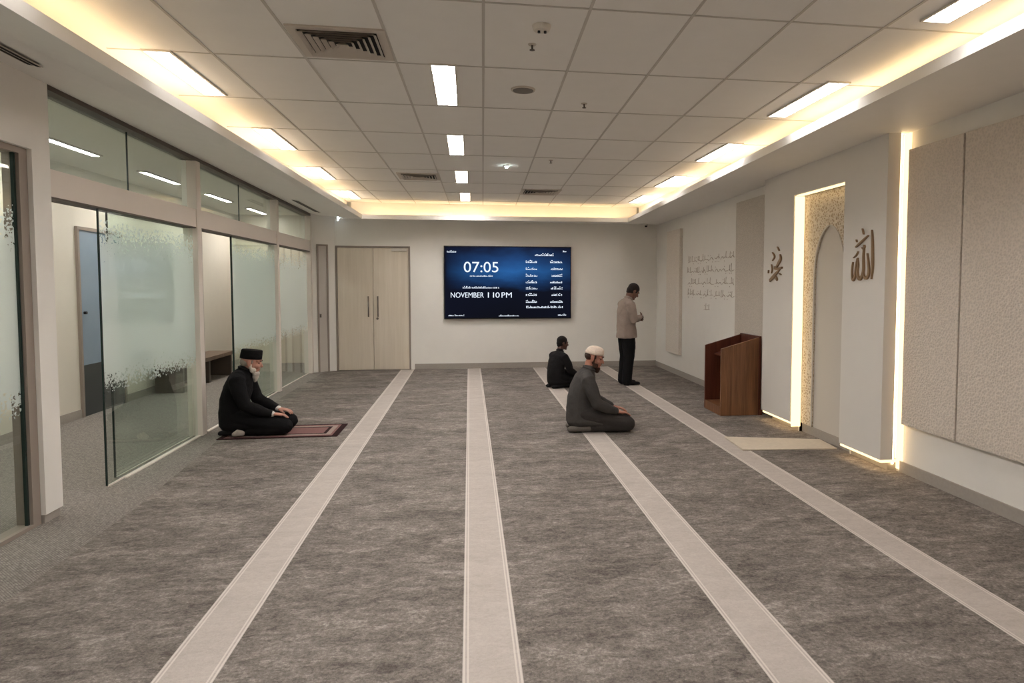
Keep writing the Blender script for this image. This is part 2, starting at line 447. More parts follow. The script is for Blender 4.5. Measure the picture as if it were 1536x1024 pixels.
led_run('led_strip', [cove(LI, YF+.1, -.11), cove(LI, YK+.1, -.11)], M['led'], 'warm cove light strip glowing along the left bulkhead over the glass')
led_run('led_strip', [cove(RI, YF+.1, .13), cove(RI, YK+.1, .13)], M['led'], 'warm cove light strip glowing along the right bulkhead over the niche')
led_run('led_strip', [(LI(YK)[0]+.06, YK+.15, LI(YK)[2]+.060), (RI(YK)[0]-.06, YK+.15, RI(YK)[2]+.060)], M['led'], 'warm cove light strip glowing along the far bulkhead above the display')

# skirtings
BH = .10
struct(MB().box(DX1+.07, XR, YB-.012, YB, .006, BH+.01).build('baseboard_back', M['base']), 'grey carpet skirting under the display wall', 'baseboard')
struct(MB().box(XR-.012, XR, YF, 5.16, .006, BH).box(XR-.012, XR, 7.49, YB-.012, .006, BH).build('baseboard_right', M['base']), 'grey carpet skirting along the right wall', 'baseboard')

# double door in the back wall
D = sroot('door_1', ((DX0+DX1)/2, YB, 0), 'pale timber double door left of the display', 'door')
b = MB(); b.box(DX0, DX0+.03, YB-.012, YB+.10, 0, DZ).box(DX1-.03, DX1, YB-.012, YB+.10, 0, DZ).box(DX0+.03, DX1-.03, YB-.012, YB+.10, DZ-.03, DZ)
b.build('door_frame', M['frame_grey'], D)
xm = -1.757
lf1 = MB().box(DX0+.034, xm-.004, YB+.004, YB+.05, .012, DZ-.034).build('door_leaf', M['door'], D)
lf2 = MB().box(xm+.004, DX1-.034, YB+.004, YB+.05, .012, DZ-.034).build('door_leaf', M['door'], D)
for x, lf in ((xm-.085, lf1), (xm+.085, lf2)):
    h = MB(); h.cyl((x, YB-.045, 1.0), .013, .013, .38, 2, 12)
    for z in (1.04, 1.34): h.cyl((x, YB-.045, z), .008, .008, .05, 1, 10)
    h.build('door_handle', M['steel'], lf, True)
MB().cyl((xm+.07, YB-.008, .965), .022, .022, .013, 1, 16).build('door_lock', M['steel'], lf2, True)
cl = MB().box(-1.42, -1.14, YB-.045, YB+.005, 2.215, 2.262).box(-1.20, -1.165, YB-.03, YB-.01, 2.262, 2.272)
cl.build('door_closer', M['white_pl'], lf2, bevel=.004)
struct(MB().box(DX0-.1, DX1+.1, YB+.12, YB+.2, 0, 2.5).build('wall_behind_door', M['hall_wall']), 'wall closing the space behind the double door', 'wall')

# ------------------------------------------------------------------ left wall: pier, glazing, side hall
struct(MB().box(-2.96, XL, YF, 4.60+.24, 2.47, ZC).box(-2.96, XL, 4.84, 5.03, .06, ZC).build('wall_left', M['wall']), 'white pier and wall head between the glazed bays', 'wall')
struct(MB().box(-2.945, XL-.015, 4.85, 5.02, 0, .06).build('baseboard_left', M['base']), 'taupe recessed plinth under the white pier', 'baseboard')
XG = -2.88
def pane(mb, y0, y1, z0, z1, x=XG, t=.008): return mb.box(x-t/2, x+t/2, y0, y1, z0, z1)
def sheet(y0, y1, z0, z1, x=XG): return MB().quad((x, y0, z0), (x, y1, z0), (x, y1, z1), (x, y0, z1))
# bay beside the viewer
W = sroot('window_1', (XG, 3.0, 0), 'full height glass screen nearest the viewer on the left', 'window')
b = MB().box(-2.93, -2.83, 4.76, 4.84, 0, 2.47).box(-2.93, -2.83, YF, 4.76, 2.43, 2.47).box(-2.93, -2.83, YF, 4.76, 0, .025)
b.build('window_frame', M['frame_grey'], W)
sheet(YF, 4.745, .025, 2.43, -2.86).build('window_pane', M['glass_film'], W)
MB().box(-2.868, -2.850, 4.737, 4.757, .025, 2.43).build('pane_edge', M['glass_edge'], W)
# transom lights and mullions (bay 2 sliding, bay 3 sliding, bay 4 fixed)
def tz(y): return 2.905-.0125*(y-5)      # top of the glazing follows the bulkhead
bays = [(5.03, 7.46), (7.68, 10.38), (10.58, 12.50)]
T = sroot('window_2', (XG, 8.8, 2.2), 'row of fixed transom panes above the sliding glass doors', 'window')
b = MB()
b.box(-2.93, XL, 5.03, 12.50, 2.19, 2.375)          # transom rail
b.build('transom_rail', M['frame'], T)
b = MB(); b.hexa([(-2.93, 5.03, tz(5.03)), (XL, 5.03, tz(5.03)), (XL, 12.56, tz(12.56)), (-2.93, 12.56, tz(12.56)), (-2.93, 5.03, ZC), (XL, 5.03, ZC), (XL, 12.56, ZC), (-2.93, 12.56, ZC)])
b.build('head_frame', M['frame_dark'], T)
b = MB().box(-2.93, XL+.001, 5.03, 12.5, 2.178, 2.19)
b.build('door_track', M['frame_dark'], T)
for (y0, y1) in bays:
    segs = [(y0, y1)] if y1-y0 < 2.2 else [(y0, y0+(y1-y0)*.5), (y0+(y1-y0)*.5, y1)]
    for k, (a, c_) in enumerate(segs):
        m_ = MB().quad((XG, a+.004, 2.375), (XG, c_-.004, 2.375), (XG, c_-.004, tz(c_)), (XG, a+.004, tz(a)))
        m_.build('transom_pane', M['glass_top'], T)
        if k: MB().box(XG-.006, XG+.006, a-.004, a+.004, 2.375, tz(a)).build('pane_joint', M['glass_edge'], T)
for i, (y0, y1) in enumerate(((7.46, 7.57), (10.38, 10.48), (12.46, 12.57))):
    t_ = struct(MB().box(-2.93, XL+.012, y0, y1, 0, tz(y1)).build('trim_%d' % (4+i), M['frame'], bevel=.004),
                ('white mullion behind the kneeling elder', 'white mullion between the second sliding door and the last pane', 'white end post of the glass partition by the splayed wall')[i], 'mullion')
for i, (y0, y1) in enumerate(((7.57, 7.66), (10.48, 10.56))):   # secondary post face seen behind
    struct(MB().box(-2.91, XL-.02, y0, y1, 0, 2.2).build('trim_%d' % (7+i), M['frame_grey']), ('taupe door jamb beside the first white mullion', 'taupe door jamb beside the second white mullion')[i], 'door jamb')
# sliding doors
def slider(n, y0, y1, x, label, mat='glass_film', z1=2.178):
    D = sroot(n, (x, (y0+y1)/2, 0), label, 'glass door')
    sheet(y0, y1, .012, z1, x).build('door_pane', M[mat], D)
    MB().box(x-.006, x+.006, y0-.012, y0, .012, z1).build('pane_edge', M['glass_edge'], D)
    MB().box(x-.006, x+.006, y0, y1, 0, .012).build('bottom_channel', M['frame'], D)
    return D
slider('door_3', 5.66, 7.44, -2.83, 'glass leaf slid half open next to the white pier')
slider('door_4', 5.90, 7.46, -2.885, 'fixed frosted glass leaf behind the half open one')
slider('door_5', 8.58, 10.37, -2.83, 'second sliding glass leaf beyond the kneeling elder')
slider('door_6', 8.72, 10.38, -2.885, 'fixed frosted glass leaf behind the second sliding one')
slider('door_7', 10.58, 12.46, -2.86, 'last fixed glass pane before the splayed corner wall')
struct(MB().box(-2.835, -2.80, 7.66, 8.58, 0, .010).box(-2.835, -2.80, 5.9, 7.45, 0, .010).build('trim_9', M['frame']), 'thin pale floor track under the sliding glass doors', 'floor track')

# side hall behind the glass
XH = -4.60
struct(MB().box(XH-.1, XH, YF, 14.3, 0, ZC).build('wall_hall', M['hall_wall']), 'cream wall of the side hall behind the glass', 'wall')
struct(MB().box(-4.6, -2.7, 14.2, 14.3, 0, ZC).build('wall_hall_end', M['door']), 'beige timber panelled end wall of the side hall', 'wall')
struct(MB().box(XH, -2.94, YF, 14.2, 2.98, 3.02).build('ceiling_hall', M['hall_wall']), 'lower ceiling of the side hall', 'ceiling')
struct(MB().box(XH, XH+.012, YF, 8.68, 0, .10).box(XH, XH+.012, 9.72, 14.2, 0, .10).build('baseboard_hall', M['base']), 'grey skirting of the side hall wall', 'baseboard')
D = sroot('door_8', (XH, 9.2, 0), 'bluish glazed door in the side hall wall', 'door')
MB().box(XH, XH+.03, 8.68, 8.72, 0, 2.28).box(XH, XH+.03, 9.68, 9.72, 0, 2.28).box(XH, XH+.03, 8.72, 9.68, 2.24, 2.28).build('door_frame', M['frame_grey'], D)
MB().box(XH, XH+.012, 8.72, 9.68, .62, 2.24).build('door_pane', M['hall_glass'], D)
MB().box(XH, XH+.014, 8.72, 9.68, 0, .62).build('kick_panel', plain('dark_kick_panel', (66, 70, 70), .4), D)
MB().cyl((XH+.012, 8.80, 1.25), .018, .018, .03, 0, 12).build('door_knob', M['black_plastic'], D)
# dark sideboard at the end of the hall
sb = thing('low_bench', (-4.35, 11.6, 0), 'low brown bench along the side hall wall behind the glass', 'bench')
MB().box(-4.57, -4.15, 10.4, 12.6, .36, .42).build('seat', wood('bench_wood', (92, 74, 60), (128, 106, 88)), sb)
for y in (10.5, 11.5, 12.5): MB().box(-4.55, -4.17, y-.03, y+.03, 0, .36).build('leg', M['frame_dark'], sb)
hl = [(3.4, ), (5.4, ), (7.4, ), (9.43, ), (11.45, ), (13.4, )]
hroot = None
for i, (y, ) in enumerate(hl):
    lab = 'recessed strip light in the side hall ceiling, %s' % ('nearest the viewer', 'just past the white pier', 'level with the half open glass leaf', 'level with the bluish glazed door', 'level with the low bench', 'by the timber end wall')[i]
    if hroot is None:
        hroot = thing('ceiling_light', (-3.95, y, 2.98), lab, 'ceiling light', 'side hall ceiling lights')
        MB().box(-3.99, -3.91, y-.5, y+.5, 2.968, 2.976).build('diffuser', M['hall_lit'], hroot)
        b = MB().box(-4.01, -3.99, y-.52, y+.52, 2.962, 2.98).box(-3.91, -3.89, y-.52, y+.52, 2.962, 2.98).box(-3.99, -3.91, y-.52, y-.5, 2.962, 2.98).box(-3.99, -3.91, y+.5, y+.52, 2.962, 2.98)
        b.build('housing', M['vent'], hroot)
    else: dup(hroot, (-3.95, y, 2.98), lab)

# ------------------------------------------------------------------ ceiling fixtures
def troffer(loc, label, mt='lit'):
    x, y, z = loc; w, h = .075, .485
    r = thing('ceiling_light', loc, label, 'ceiling light', 'recessed strip lights in the tiled ceiling')
    MB().box(x-w, x+w, y-h, y+h, z-.006, z-.002).build('diffuser', M[mt], r)
    b = MB().box(x-w-.012, x-w, y-h-.012, y+h+.012, z-.012, z).box(x+w, x+w+.012, y-h-.012, y+h+.012, z-.012, z)
    b.box(x-w, x+w, y-h-.012, y-h, z-.012, z).box(x-w, x+w, y+h, y+h+.012, z-.012, z)
    b.build('housing', M['white_pl'], r)
    b = MB().box(x-.003, x+.003, y-h, y+h, z-.012, z-.006)
    for i in range(1, 24):
        yy = y-h+2*h*i/24; b.box(x-w, x+w, yy-.0018, yy+.0018, z-.012, z-.006)
    b.build('louvre', M['white_pl'], r); return r
rows = [('middle row', lambda y: -.163+.017*(y-5)), ('left row beside the glowing cove', lambda y: -1.915+.006*(y-5)), ('right row beside the niche bulkhead', lambda y: 2.60+.040*(y-4.5))]
ordn = ['behind the viewer', 'just behind the viewer', 'directly above the viewer', 'nearest in view', 'second from the viewer', 'third from the viewer', 'fourth from the viewer', 'farthest, against the display wall cove']
ys = [-1.2, .85, 2.96, 5.04, 7.12, 9.17, 11.25]
for rn, fx in rows:
    first = None
    for k, y in enumerate(ys):
        rank = ('behind the viewer', 'just above the viewer', 'cut by the top edge' if rn.startswith('right') else 'just out of view overhead', 'nearest whole one in view', 'second whole one in view', 'third whole one in view', 'farthest one')[k]
        lab = 'recessed strip light in the %s, %s' % (rn, rank)
        if rn.startswith('right'): y = y-.05 if k < 6 else y-.22
        loc = (fx(y), y, ZC)
        if first is None: first = troffer(loc, lab, 'lit' if rn.startswith('middle') else 'lit_side' if rn.startswith('left') else 'lit_right')
        else: dup(first, loc, lab)

def vent(x0, x1, y0, y1, label):
    cx, cy = (x0+x1)/2, (y0+y1)/2
    r = thing('air_vent', (cx, cy, ZC), label, 'air vent', 'square ceiling air vents')
    MB().box(x0, x1, y0, y1, ZC-.003, ZC-.001).build('duct_opening', M['dark_void'], r)
    b = MB(); w = .05
    b.box(x0-w, x0, y0-w, y1+w, ZC-.010, ZC).box(x1, x1+w, y0-w, y1+w, ZC-.010, ZC).box(x0, x1, y0-w, y0, ZC-.010, ZC).box(x0, x1, y1, y1+w, ZC-.010, ZC)
    b.build('vent_frame', M['vent'], r)
    hx, hy = (x1-x0)/2, (y1-y0)/2; n = 6
    for i in range(n):
        t = (i+.35)/n; a, c_ = hx*t, hy*t; e = .022
        b = MB()
        top = [(cx-a, cy-c_), (cx+a, cy-c_), (cx+a, cy+c_), (cx-a, cy+c_)]
        bot = [(cx-a-e, cy-c_-e), (cx+a+e, cy-c_-e), (cx+a+e, cy+c_+e), (cx-a-e, cy+c_+e)]
        for q in range(4):
            p, s = q, (q+1) % 4
            b.quad((*top[p], ZC-.004), (*top[s], ZC-.004), (*bot[s], ZC-.022), (*bot[p], ZC-.022))
        b.build('louvre', M['vent'], r)
    return r
vent(-.965, -.52, 4.04, 4.46, 'square louvred air vent nearest the viewer, left of the middle light row')
vent(-.88, -.43, 9.02, 9.45, 'square louvred air vent far back left of the middle light row')
vent(.85, 1.36, 10.22, 10.72, 'square louvred air vent far back right of the middle light row')

def slot(y0, y1, label):
    fx = -2.56; f0 = LI(6)[0]
    def zz(y): return LI(y)[2]+(LW(y)[2]-LI(y)[2])*((fx-LI(y)[0])/(LW(y)[0]-LI(y)[0]))
    r = thing('slot_diffuser', (fx, (y0+y1)/2, zz((y0+y1)/2)), label, 'air vent')
    sl = (LW(y0)[2]-LI(y0)[2])/(LW(y0)[0]-LI(y0)[0])
    def strip(a, b_, d0, d1, nm, mt):
        m_ = MB().hexa([(fx+a, y0, zz(y0)+sl*a-d1), (fx+b_, y0, zz(y0)+sl*b_-d1), (fx+b_, y1, zz(y1)+sl*b_-d1), (fx+a, y1, zz(y1)+sl*a-d1),
                        (fx+a, y0, zz(y0)+sl*a-d0), (fx+b_, y0, zz(y0)+sl*b_-d0), (fx+b_, y1, zz(y1)+sl*b_-d0), (fx+a, y1, zz(y1)+sl*a-d0)])
        m_.build(nm, mt, r)
    strip(-.05, .05, 0, .003, 'slot_frame', M['vent']); strip(-.035, -.008, .003, .005, 'slot_opening', M['dark_void']); strip(.008, .035, .003, .005, 'slot_opening', M['dark_void'])
slot(2.6, 4.48, 'long slot air diffuser in the left bulkhead nearest the viewer')
slot(10.5, 12.0, 'long slot air diffuser in the left bulkhead at the far end')

o = thing('ceiling_speaker', (.405, 5.04, ZC), 'round grey ceiling speaker right of the middle light row', 'speaker')
MB().cyl((.405, 5.04, ZC-.010), .088, .092, .010, 2, 32).build('rim', M['vent'], o); MB().cyl((.405, 5.04, ZC-.013), .074, .078, .004, 2, 32).build('grille', M['grey_mesh'], o)
o = thing('smoke_detector', (.41, 3.80, ZC), 'white smoke detector near the top edge of the photo', 'smoke detector')
MB().cyl((.41, 3.80, ZC-.03), .045, .055, .03, 2, 28).build('housing', M['white_pl'], o, bevel=.004)
MB().cyl((.395, 3.80, ZC-.042), .008, .008, .014, 2, 10).cyl((.43, 3.80, ZC-.042), .008, .008, .014, 2, 10).build('sensor', M['black_plastic'], o)
def sprinkler(x, y, label):
    r = thing('sprinkler', (x, y, ZC), label, 'sprinkler', 'small ceiling sprinklers')
    MB().cyl((x, y, ZC-.006), .022, .026, .006, 2, 20).build('rosette', M['vent'], r)
    MB().cyl((x, y, ZC-.034), .005, .007, .03, 2, 10).cyl((x, y, ZC-.036), .016, .016, .003, 2, 14).build('head', M['frame_dark'], r); return r
s1 = sprinkler(.385, 4.10, 'small sprinkler head just behind the smoke detector')
dup(s1, (.92, 5.35, ZC), 'small sprinkler head right of the round speaker')
dup(s1, (.95, 7.81, ZC), 'small sprinkler head far back near the bright spot light')
o = thing('spot_light', (.46, 8.24, ZC), 'tiny bright white spot light in the far part of the ceiling', 'spot light')
MB().cyl((.46, 8.24, ZC-.012), .030, .034, .012, 2, 20).build('rim', M['vent'], o); MB().cyl((.46, 8.24, ZC-.03), .016, .02, .018, 2, 16).build('lens', M['spot'], o)
o = thing('exit_lamp', (-2.34, 12.64, 2.80), 'tiny bluish emergency lamp at the left end of the far bulkhead', 'emergency lamp')
MB().box(-2.375, -2.305, 12.62, 12.66, 2.775, 2.83).build('housing', M['white_pl'], o); MB().box(-2.35, -2.33, 12.612, 12.62, 2.75, 2.82).build('lens', emit('bluish_lamp', (.75, .9, 1), 4), o)
o = thing('dome_camera', (3.36, 12.5, 2.77), 'small dark dome camera under the bulkhead in the right far corner', 'camera')
MB().cyl((3.36, 12.5, 2.735), .03, .034, .05, 2, 20).build('mount', M['white_pl'], o); MB().ell((3.36, 12.5, 2.73), (.028, .028, .028)).build('dome', M['black_plastic'], o, True)

# ------------------------------------------------------------------ display
TX0, TX1, TZ0, TZ1 = -.466, 1.938, .952, 2.322
tv = thing('wall_display', ((TX0+TX1)/2, YB, TZ0), 'large wall screen showing prayer times and clock 07:05', 'screen')
MB().box(TX0, TX1, YB-.075, YB-.0, TZ0, TZ1).build('cabinet', M['black_plastic'], tv, bevel=.004)
o = MB().box(TX0+.018, TX1-.018, YB-.080, YB-.0752, TZ0+.02, TZ1-.018).build('screen', M['screen'], tv)
SCRN = o
def UX(u): return TX0+u*(TX1-TX0)
def VZ(v): return TZ1-v*(TZ1-TZ0)
def text(body, u0, u1, v0, v1, name='caption', mt=None, shear=0):
    c = bpy.data.curves.new(name, 'FONT'); c.body = body
    t = bpy.data.objects.new(name, c); COL.objects.link(t)
    m = bpy.data.meshes.new_from_object(t.evaluated_get(bpy.context.evaluated_depsgraph_get()))
    bpy.data.objects.remove(t); bpy.data.curves.remove(c)
    xs = [v.co.x for v in m.vertices]; zs = [v.co.y for v in m.vertices]
    x0, x1, z0, z1 = min(xs), max(xs), min(zs), max(zs)
    o = ORG[SCRN]
    for v in m.vertices:
        fx = (v.co.x-x0)/(x1-x0); fz = (v.co.y-z0)/(z1-z0)
        v.co = Vector((UX(u0+(u1-u0)*fx), YB-.0815, VZ(v1+(v0-v1)*fz)))-o
    link(name, m, mt or M['txt'], SCRN, o)
rnd = random.Random(5)
def glyphs(u0, u1, v, h, seed, name='caption_line'):
    r = random.Random(seed); b = MB(); u = u0
    while u < u1-.004:
        w = r.uniform(.005, .010)
        hh = h*r.choice((.6, .6, 1, .8)); 
        x0, x1 = UX(u), UX(min(u+w, u1)); z = VZ(v+h/2)
        zt = z+hh*(TZ1-TZ0); k = .3*hh*(TZ1-TZ0)
        y0, y1 = YB-.0815, YB-.0802
        p = r.random()
        b.box(x0, x1, y0, y1, z, z+k)
        if p < .55: b.box(x0, x1, y0, y1, zt-k, zt)
        if p > .3: b.box(x0, x0+(x1-x0)*.4, y0, y1, z+k, zt-k)
        if p > .7: b.box(x1-(x1-x0)*.35, x1, y0, y1, z+k, zt-k)
        u += w+.0022
        if r.random() < .10: u += .004
    b.build(name, M['txt'], SCRN)
nu = lambda c: (c-165)/1220
nv = lambda c: (c-120)/702
text('07:05', nu(352), nu(678), nv(272), nv(372), 'clock')
text('NOVEMBER', nu(228), nu(540), nv(566), nv(616), 'date')
text('1', nu(578), nu(588), nv(566), nv(616), 'date'); text('1', nu(626), nu(636), nv(566), nv(616), 'date'); text('0', nu(650), nu(690), nv(566), nv(616), 'date'); text('PM', nu(708), nu(806), nv(566), nv(616), 'date')
glyphs(nu(408), nu(630), nv(405), .024, 1); glyphs(nu(340), nu(690), nv(516), .030, 2)
glyphs(nu(195), nu(280), nv(172), .034, 3); glyphs(nu(1030), nu(1215), nv(198), .036, 4); glyphs(nu(1302), nu(1342), nv(161), .03, 5)
for i, y in enumerate((265, 333, 398, 462, 522, 586, 653)):
    glyphs(nu(942), nu(1053), nv(y), .038, 10+i); glyphs(nu(1178+7*(i % 3)), nu(1300), nv(y), .038, 30+i)
glyphs(nu(945), nu(1305), nv(708), .030, 50)
glyphs(nu(205), nu(352), nv(785), .022, 51); glyphs(nu(682), nu(875), nv(790), .020, 52); glyphs(nu(1255), nu(1346), nv(785), .024, 53)

# ------------------------------------------------------------------ right wall panels
def panel(y0, y1, z0, z1, mt, label, depth=.05):
    return tag(MB().box(XR-depth, XR, y0, y1, z0, z1).build('acoustic_panel', mt, bevel=.004), label, 'acoustic panel', 'textured wall panels')
panel(4.478, 5.10, .43, 2.72, M['felt'], 'narrower grey textured wall panel next to the glowing edge of the niche block')
panel(2.2, 4.460, .43, 2.72, M['felt'], 'large grey textured wall panel at the right edge of the photo')
panel(11.14, 11.9, .38, 2.57, M['felt_slim'], 'slim tall panel near the far corner, left of the wall inscription', .06)
panel(7.62, 8.75, .42, 2.72, M['felt_back'], 'tall ribbed panel behind the wooden lectern', .03)

# ---- ribbon strokes for lettering
def catmull(pts, n=8):
    P = [Vector(p) for p in pts]; P = [2*P[0]-P[1]]+P+[2*P[-1]-P[-2]]; out = []
    for i in range(1, len(P)-2):
        for k in range(n):
            t = k/n; a, b_, c_, d = P[i-1], P[i], P[i+1], P[i+2]
            out.append(.5*((2*b_)+(c_-a)*t+(2*a-5*b_+4*c_-d)*t*t+(3*b_-a-3*c_+d)*t**3))
    out.append(P[-2]); return out
def stroke(mb, pts, w0, wm, w1, x, depth, n=6):
    """flat pen stroke on a plane X = x facing -X; points are (Y, Z)"""
    C = catmull(pts, n) if len(pts) > 2 else [Vector(pts[0]).lerp(Vector(pts[1]), t/4) for t in range(5)]
    L = []
    for i, p in enumerate(C):
        t = i/(len(C)-1); w = .7*((w0*(1-t)+w1*t)+(wm-(w0+w1)/2)*math.sin(PI*t))
        d = (C[min(i+1, len(C)-1)]-C[max(i-1, 0)]).normalized(); nrm = Vector((-d.y, d.x))
        L.append((p+nrm*w/2, p-nrm*w/2))
    b0 = len(mb.v)
    for a, c_ in L: mb.v += [(x-depth, a.x, a.y), (x-depth, c_.x, c_.y), (x, a.x, a.y), (x, c_.x, c_.y)]
    for i in range(len(L)-1):
        q = b0+4*i
        mb.f += [(q, q+1, q+5, q+4), (q+2, q+6, q+7, q+3), (q, q+4, q+6, q+2), (q+1, q+3, q+7, q+5)]
    q = b0+4*(len(L)-1); mb.f += [(b0, b0+2, b0+3, b0+1), (q, q+1, q+3, q+2)]

# wall inscription: four lines of flowing script and a short one
ins = thing('wall_inscription', (XR, 9.85, 1.2), 'four lines of small taupe flowing script on the right wall beyond the lectern', 'inscription')
r = random.Random(11)
for li, (z, ya, yb) in enumerate(((1.99, 10.84, 8.86), (1.81, 10.88, 8.86), (1.62, 10.84, 8.86), (1.44, 10.84, 8.84), (1.22, 10.10, 9.80))):
    b = MB(); y = yb
    while y < ya-.03:
        wl = min(r.uniform(.16, .34), ya-y); n = max(2, int(wl/.055)); pts = []
        for k in range(n+1): pts.append((y+wl*k/n, z+(r.uniform(-.012, .03) if k % 2 else r.uniform(-.02, .008))))
        stroke(b, pts, .006, .012, .005, XR, .004, 4)
        for k in range(n):
            yy = y+wl*(k+.5)/n
            if r.random() < .45: stroke(b, [(yy, z), (yy+.006, z+.04), (yy-.004, z+r.uniform(.06, .10))], .006, .009, .011, XR, .004, 3)
            if r.random() < .5:
                zz = z+r.choice((-.045, .055)); stroke(b, [(yy-.008, zz), (yy+.010, zz+.006)], .008, .010, .008, XR, .004)
        y += wl+r.uniform(.02, .05)
    b.build('script_line', M['inscr'], ins)

# ------------------------------------------------------------------ mihrab
XB = 3.45; BY0, BY1 = 5.15, 7.49; NY0, NY1, NZ = 5.79, 6.77, 2.56
mh = thing('mihrab', (3.55, 6.32, 0), 'white backlit prayer niche block with pointed arch on the right wall', 'prayer niche')
def btop(y): return 2.930-.0215*(y-BY0)
XBK = 3.565
def slab(y0, y1, z0, z1fn, mb, x0=XB, x1=XBK):
    p = [(x0, y0), (x1, y0), (x1, y1), (x0, y1)]
    return mb.hexa([(x, y, z0) for x, y in p]+[(x, y, z1fn(y)) for x, y in p])
b = MB(); slab(BY0, NY0, .115, btop, b); slab(NY1, BY1, .115, btop, b)
slab(NY0, NY1, NZ, btop, b); b.build('surround', M['block'], mh)
MB().box(XBK+.0, XR, BY0+.07, NY0, .006, .100).build('plinth', M['base'], mh); MB().box(XBK, XR, NY1, BY1-.06, .006, .100).build('plinth', M['base'], mh)
MB().box(XBK+.03, XR, NY0, NY1, .006, .10).build('niche_skirting', M['base'], mh)
XN = 3.60
MB().box(XN, XR, NY0-.01, NY1+.01, .10, NZ+.02).build('arch_back', M['arch'], mh)
MB().box(XBK-.005, XN, NY1, NY1+.02, .006, NZ).build('niche_reveal', M['block'], mh); MB().box(XBK-.005, XN, NY0-.02, NY0, .006, NZ).build('niche_reveal', M['block'], mh)
# pierced panel with a pointed arch cut out of it
AC, AH, ZS, ZA = 6.265, .285, 1.62, 2.20
arc = []
for k in range(13):
    t = k/12; yy = AH*math.cos(t*PI/2)**1.15; zz = ZS+(ZA-ZS)*(math.sin(t*PI/2)**.82)
    arc.append((yy, zz))
fx = lambda d: (lambda u, v: (XN-d, u, v))
b = MB()
for sgn, ye in ((1, NY1), (-1, NY0)):
    poly = [(AC+sgn*AH, .10), (ye, .10), (ye, NZ+.0), (AC, NZ+.0), (AC, ZA)]+[(AC+sgn*a, z) for a, z in reversed(arc[:-1])]
    b.prism(poly, fx(0), fx(.018))
b.build('pierced_panel', M['pattern'], mh)
b = MB()
for sgn in (1, -1):
    out_ = [(AC+sgn*(a+.012), z+.006) for a, z in arc]; in_ = [(AC+sgn*(a-.006 if a > .01 else 0), z-.006) for a, z in arc]
    b.prism([(AC+sgn*(AH+.012), .10)]+out_+in_[::-1]+[(AC+sgn*(AH-.006), .10)], fx(.014), fx(.026))
b.build('arch_moulding', M['arch'], mh)
# LED lines behind and under the block; wall and reveal glow painted as emissive strips
MB().box(XBK+.035, XBK+.047, BY0+.055, BY0+.067, .06, btop(BY0)).build('glow_strip', M['led'], mh)
MB().box(XR-.005, XR-.001, BY0-.02, BY0+.07, .02, btop(BY0)).build('glow_strip', M['led_glow'], mh)  # glow of the hidden LED on the wall, painted as an emissive strip
MB().box(XB+.012, XB+.022, BY0+.015, NY0-.004, .088, .113).build('glow_strip', M['led_glow'], mh)
MB().box(XB+.012, XBK+.04, BY0+.012, BY0+.020, .088, .113).build('glow_strip', M['led_glow'], mh)
MB().box(XB+.012, XB+.022, NY1+.004, BY1-.02, .088, .113).build('glow_strip', M['led_glow'], mh)
MB().box(XB+.05, XB+.056, BY0+.04, NY0-.01, .106, .112).build('glow_strip', M['led'], mh)
MB().box(XB+.05, XB+.056, NY1+.01, BY1-.04, .106, .112).build('glow_strip', M['led'], mh)
MB().box(XB+.012, XN-.03, NY1-.008, NY1-.001, .06, NZ-.01).build('glow_strip', M['led_glow'], mh)  # emissive sheet over the reveal, painting the wash of a hidden LED
MB().box(XB+.02, XN-.06, NY0+.02, NY1-.02, NZ-.008, NZ-.001).build('glow_strip', M['led_glow'], mh)  # same painted wash along the niche head
# calligraphy
al = thing('calligraphy', (XB, 5.47, 1.65), 'larger bronze calligraphic word right of the niche arch', 'calligraphy')
AL = dict(
 alef=([(5.336, 2.078), (5.326, 1.993), (5.316, 1.825), (5.315, 1.735), (5.327, 1.654)], .008, .034, .006),
 lam=([(5.394, 1.879), (5.377, 1.804), (5.366, 1.736), (5.373, 1.685), (5.404, 1.66), (5.434, 1.677), (5.452, 1.715)], .012, .034, .02),
 lam_2=([(5.445, 1.957), (5.451, 1.853), (5.447, 1.749), (5.458, 1.698), (5.492, 1.655), (5.523, 1.67), (5.539, 1.722), (5.53, 1.78), (5.541, 1.845)], .02, .036, .014),
 heh=([(5.544, 1.839), (5.558, 1.781), (5.568, 1.717), (5.579, 1.67), (5.601, 1.647), (5.621, 1.677), (5.624, 1.754), (5.612, 1.81)], .014, .03, .008))
for k, (p, a, m_, c_) in AL.items():
    b = MB(); stroke(b, p, a, m_, c_, XB, .018); b.build('letter_stroke', M['gold'], al)
for p, a, m_, c_ in (([(5.575, 1.942), (5.482, 1.986), (5.387, 2.034)], .014, .026, .01), ([(5.479, 2.101), (5.468, 2.077), (5.457, 2.047)], .006, .014, .006), ([(5.480, 1.934), (5.454, 1.919), (5.436, 1.94), (5.451, 1.953)], .008, .014, .008), ([(5.568, 2.009), (5.557, 1.985)], .008, .012, .006), ([(5.607, 1.847), (5.562, 1.869), (5.533, 1.902)], .006, .016, .006)):
    b = MB(); stroke(b, p, a, m_, c_, XB, .018); b.build('accent_mark', M['gold'], al)
mu = thing('calligraphy', (XB, 7.15, 1.65), 'smaller bronze calligraphic word on the far strip left of the niche', 'calligraphy')
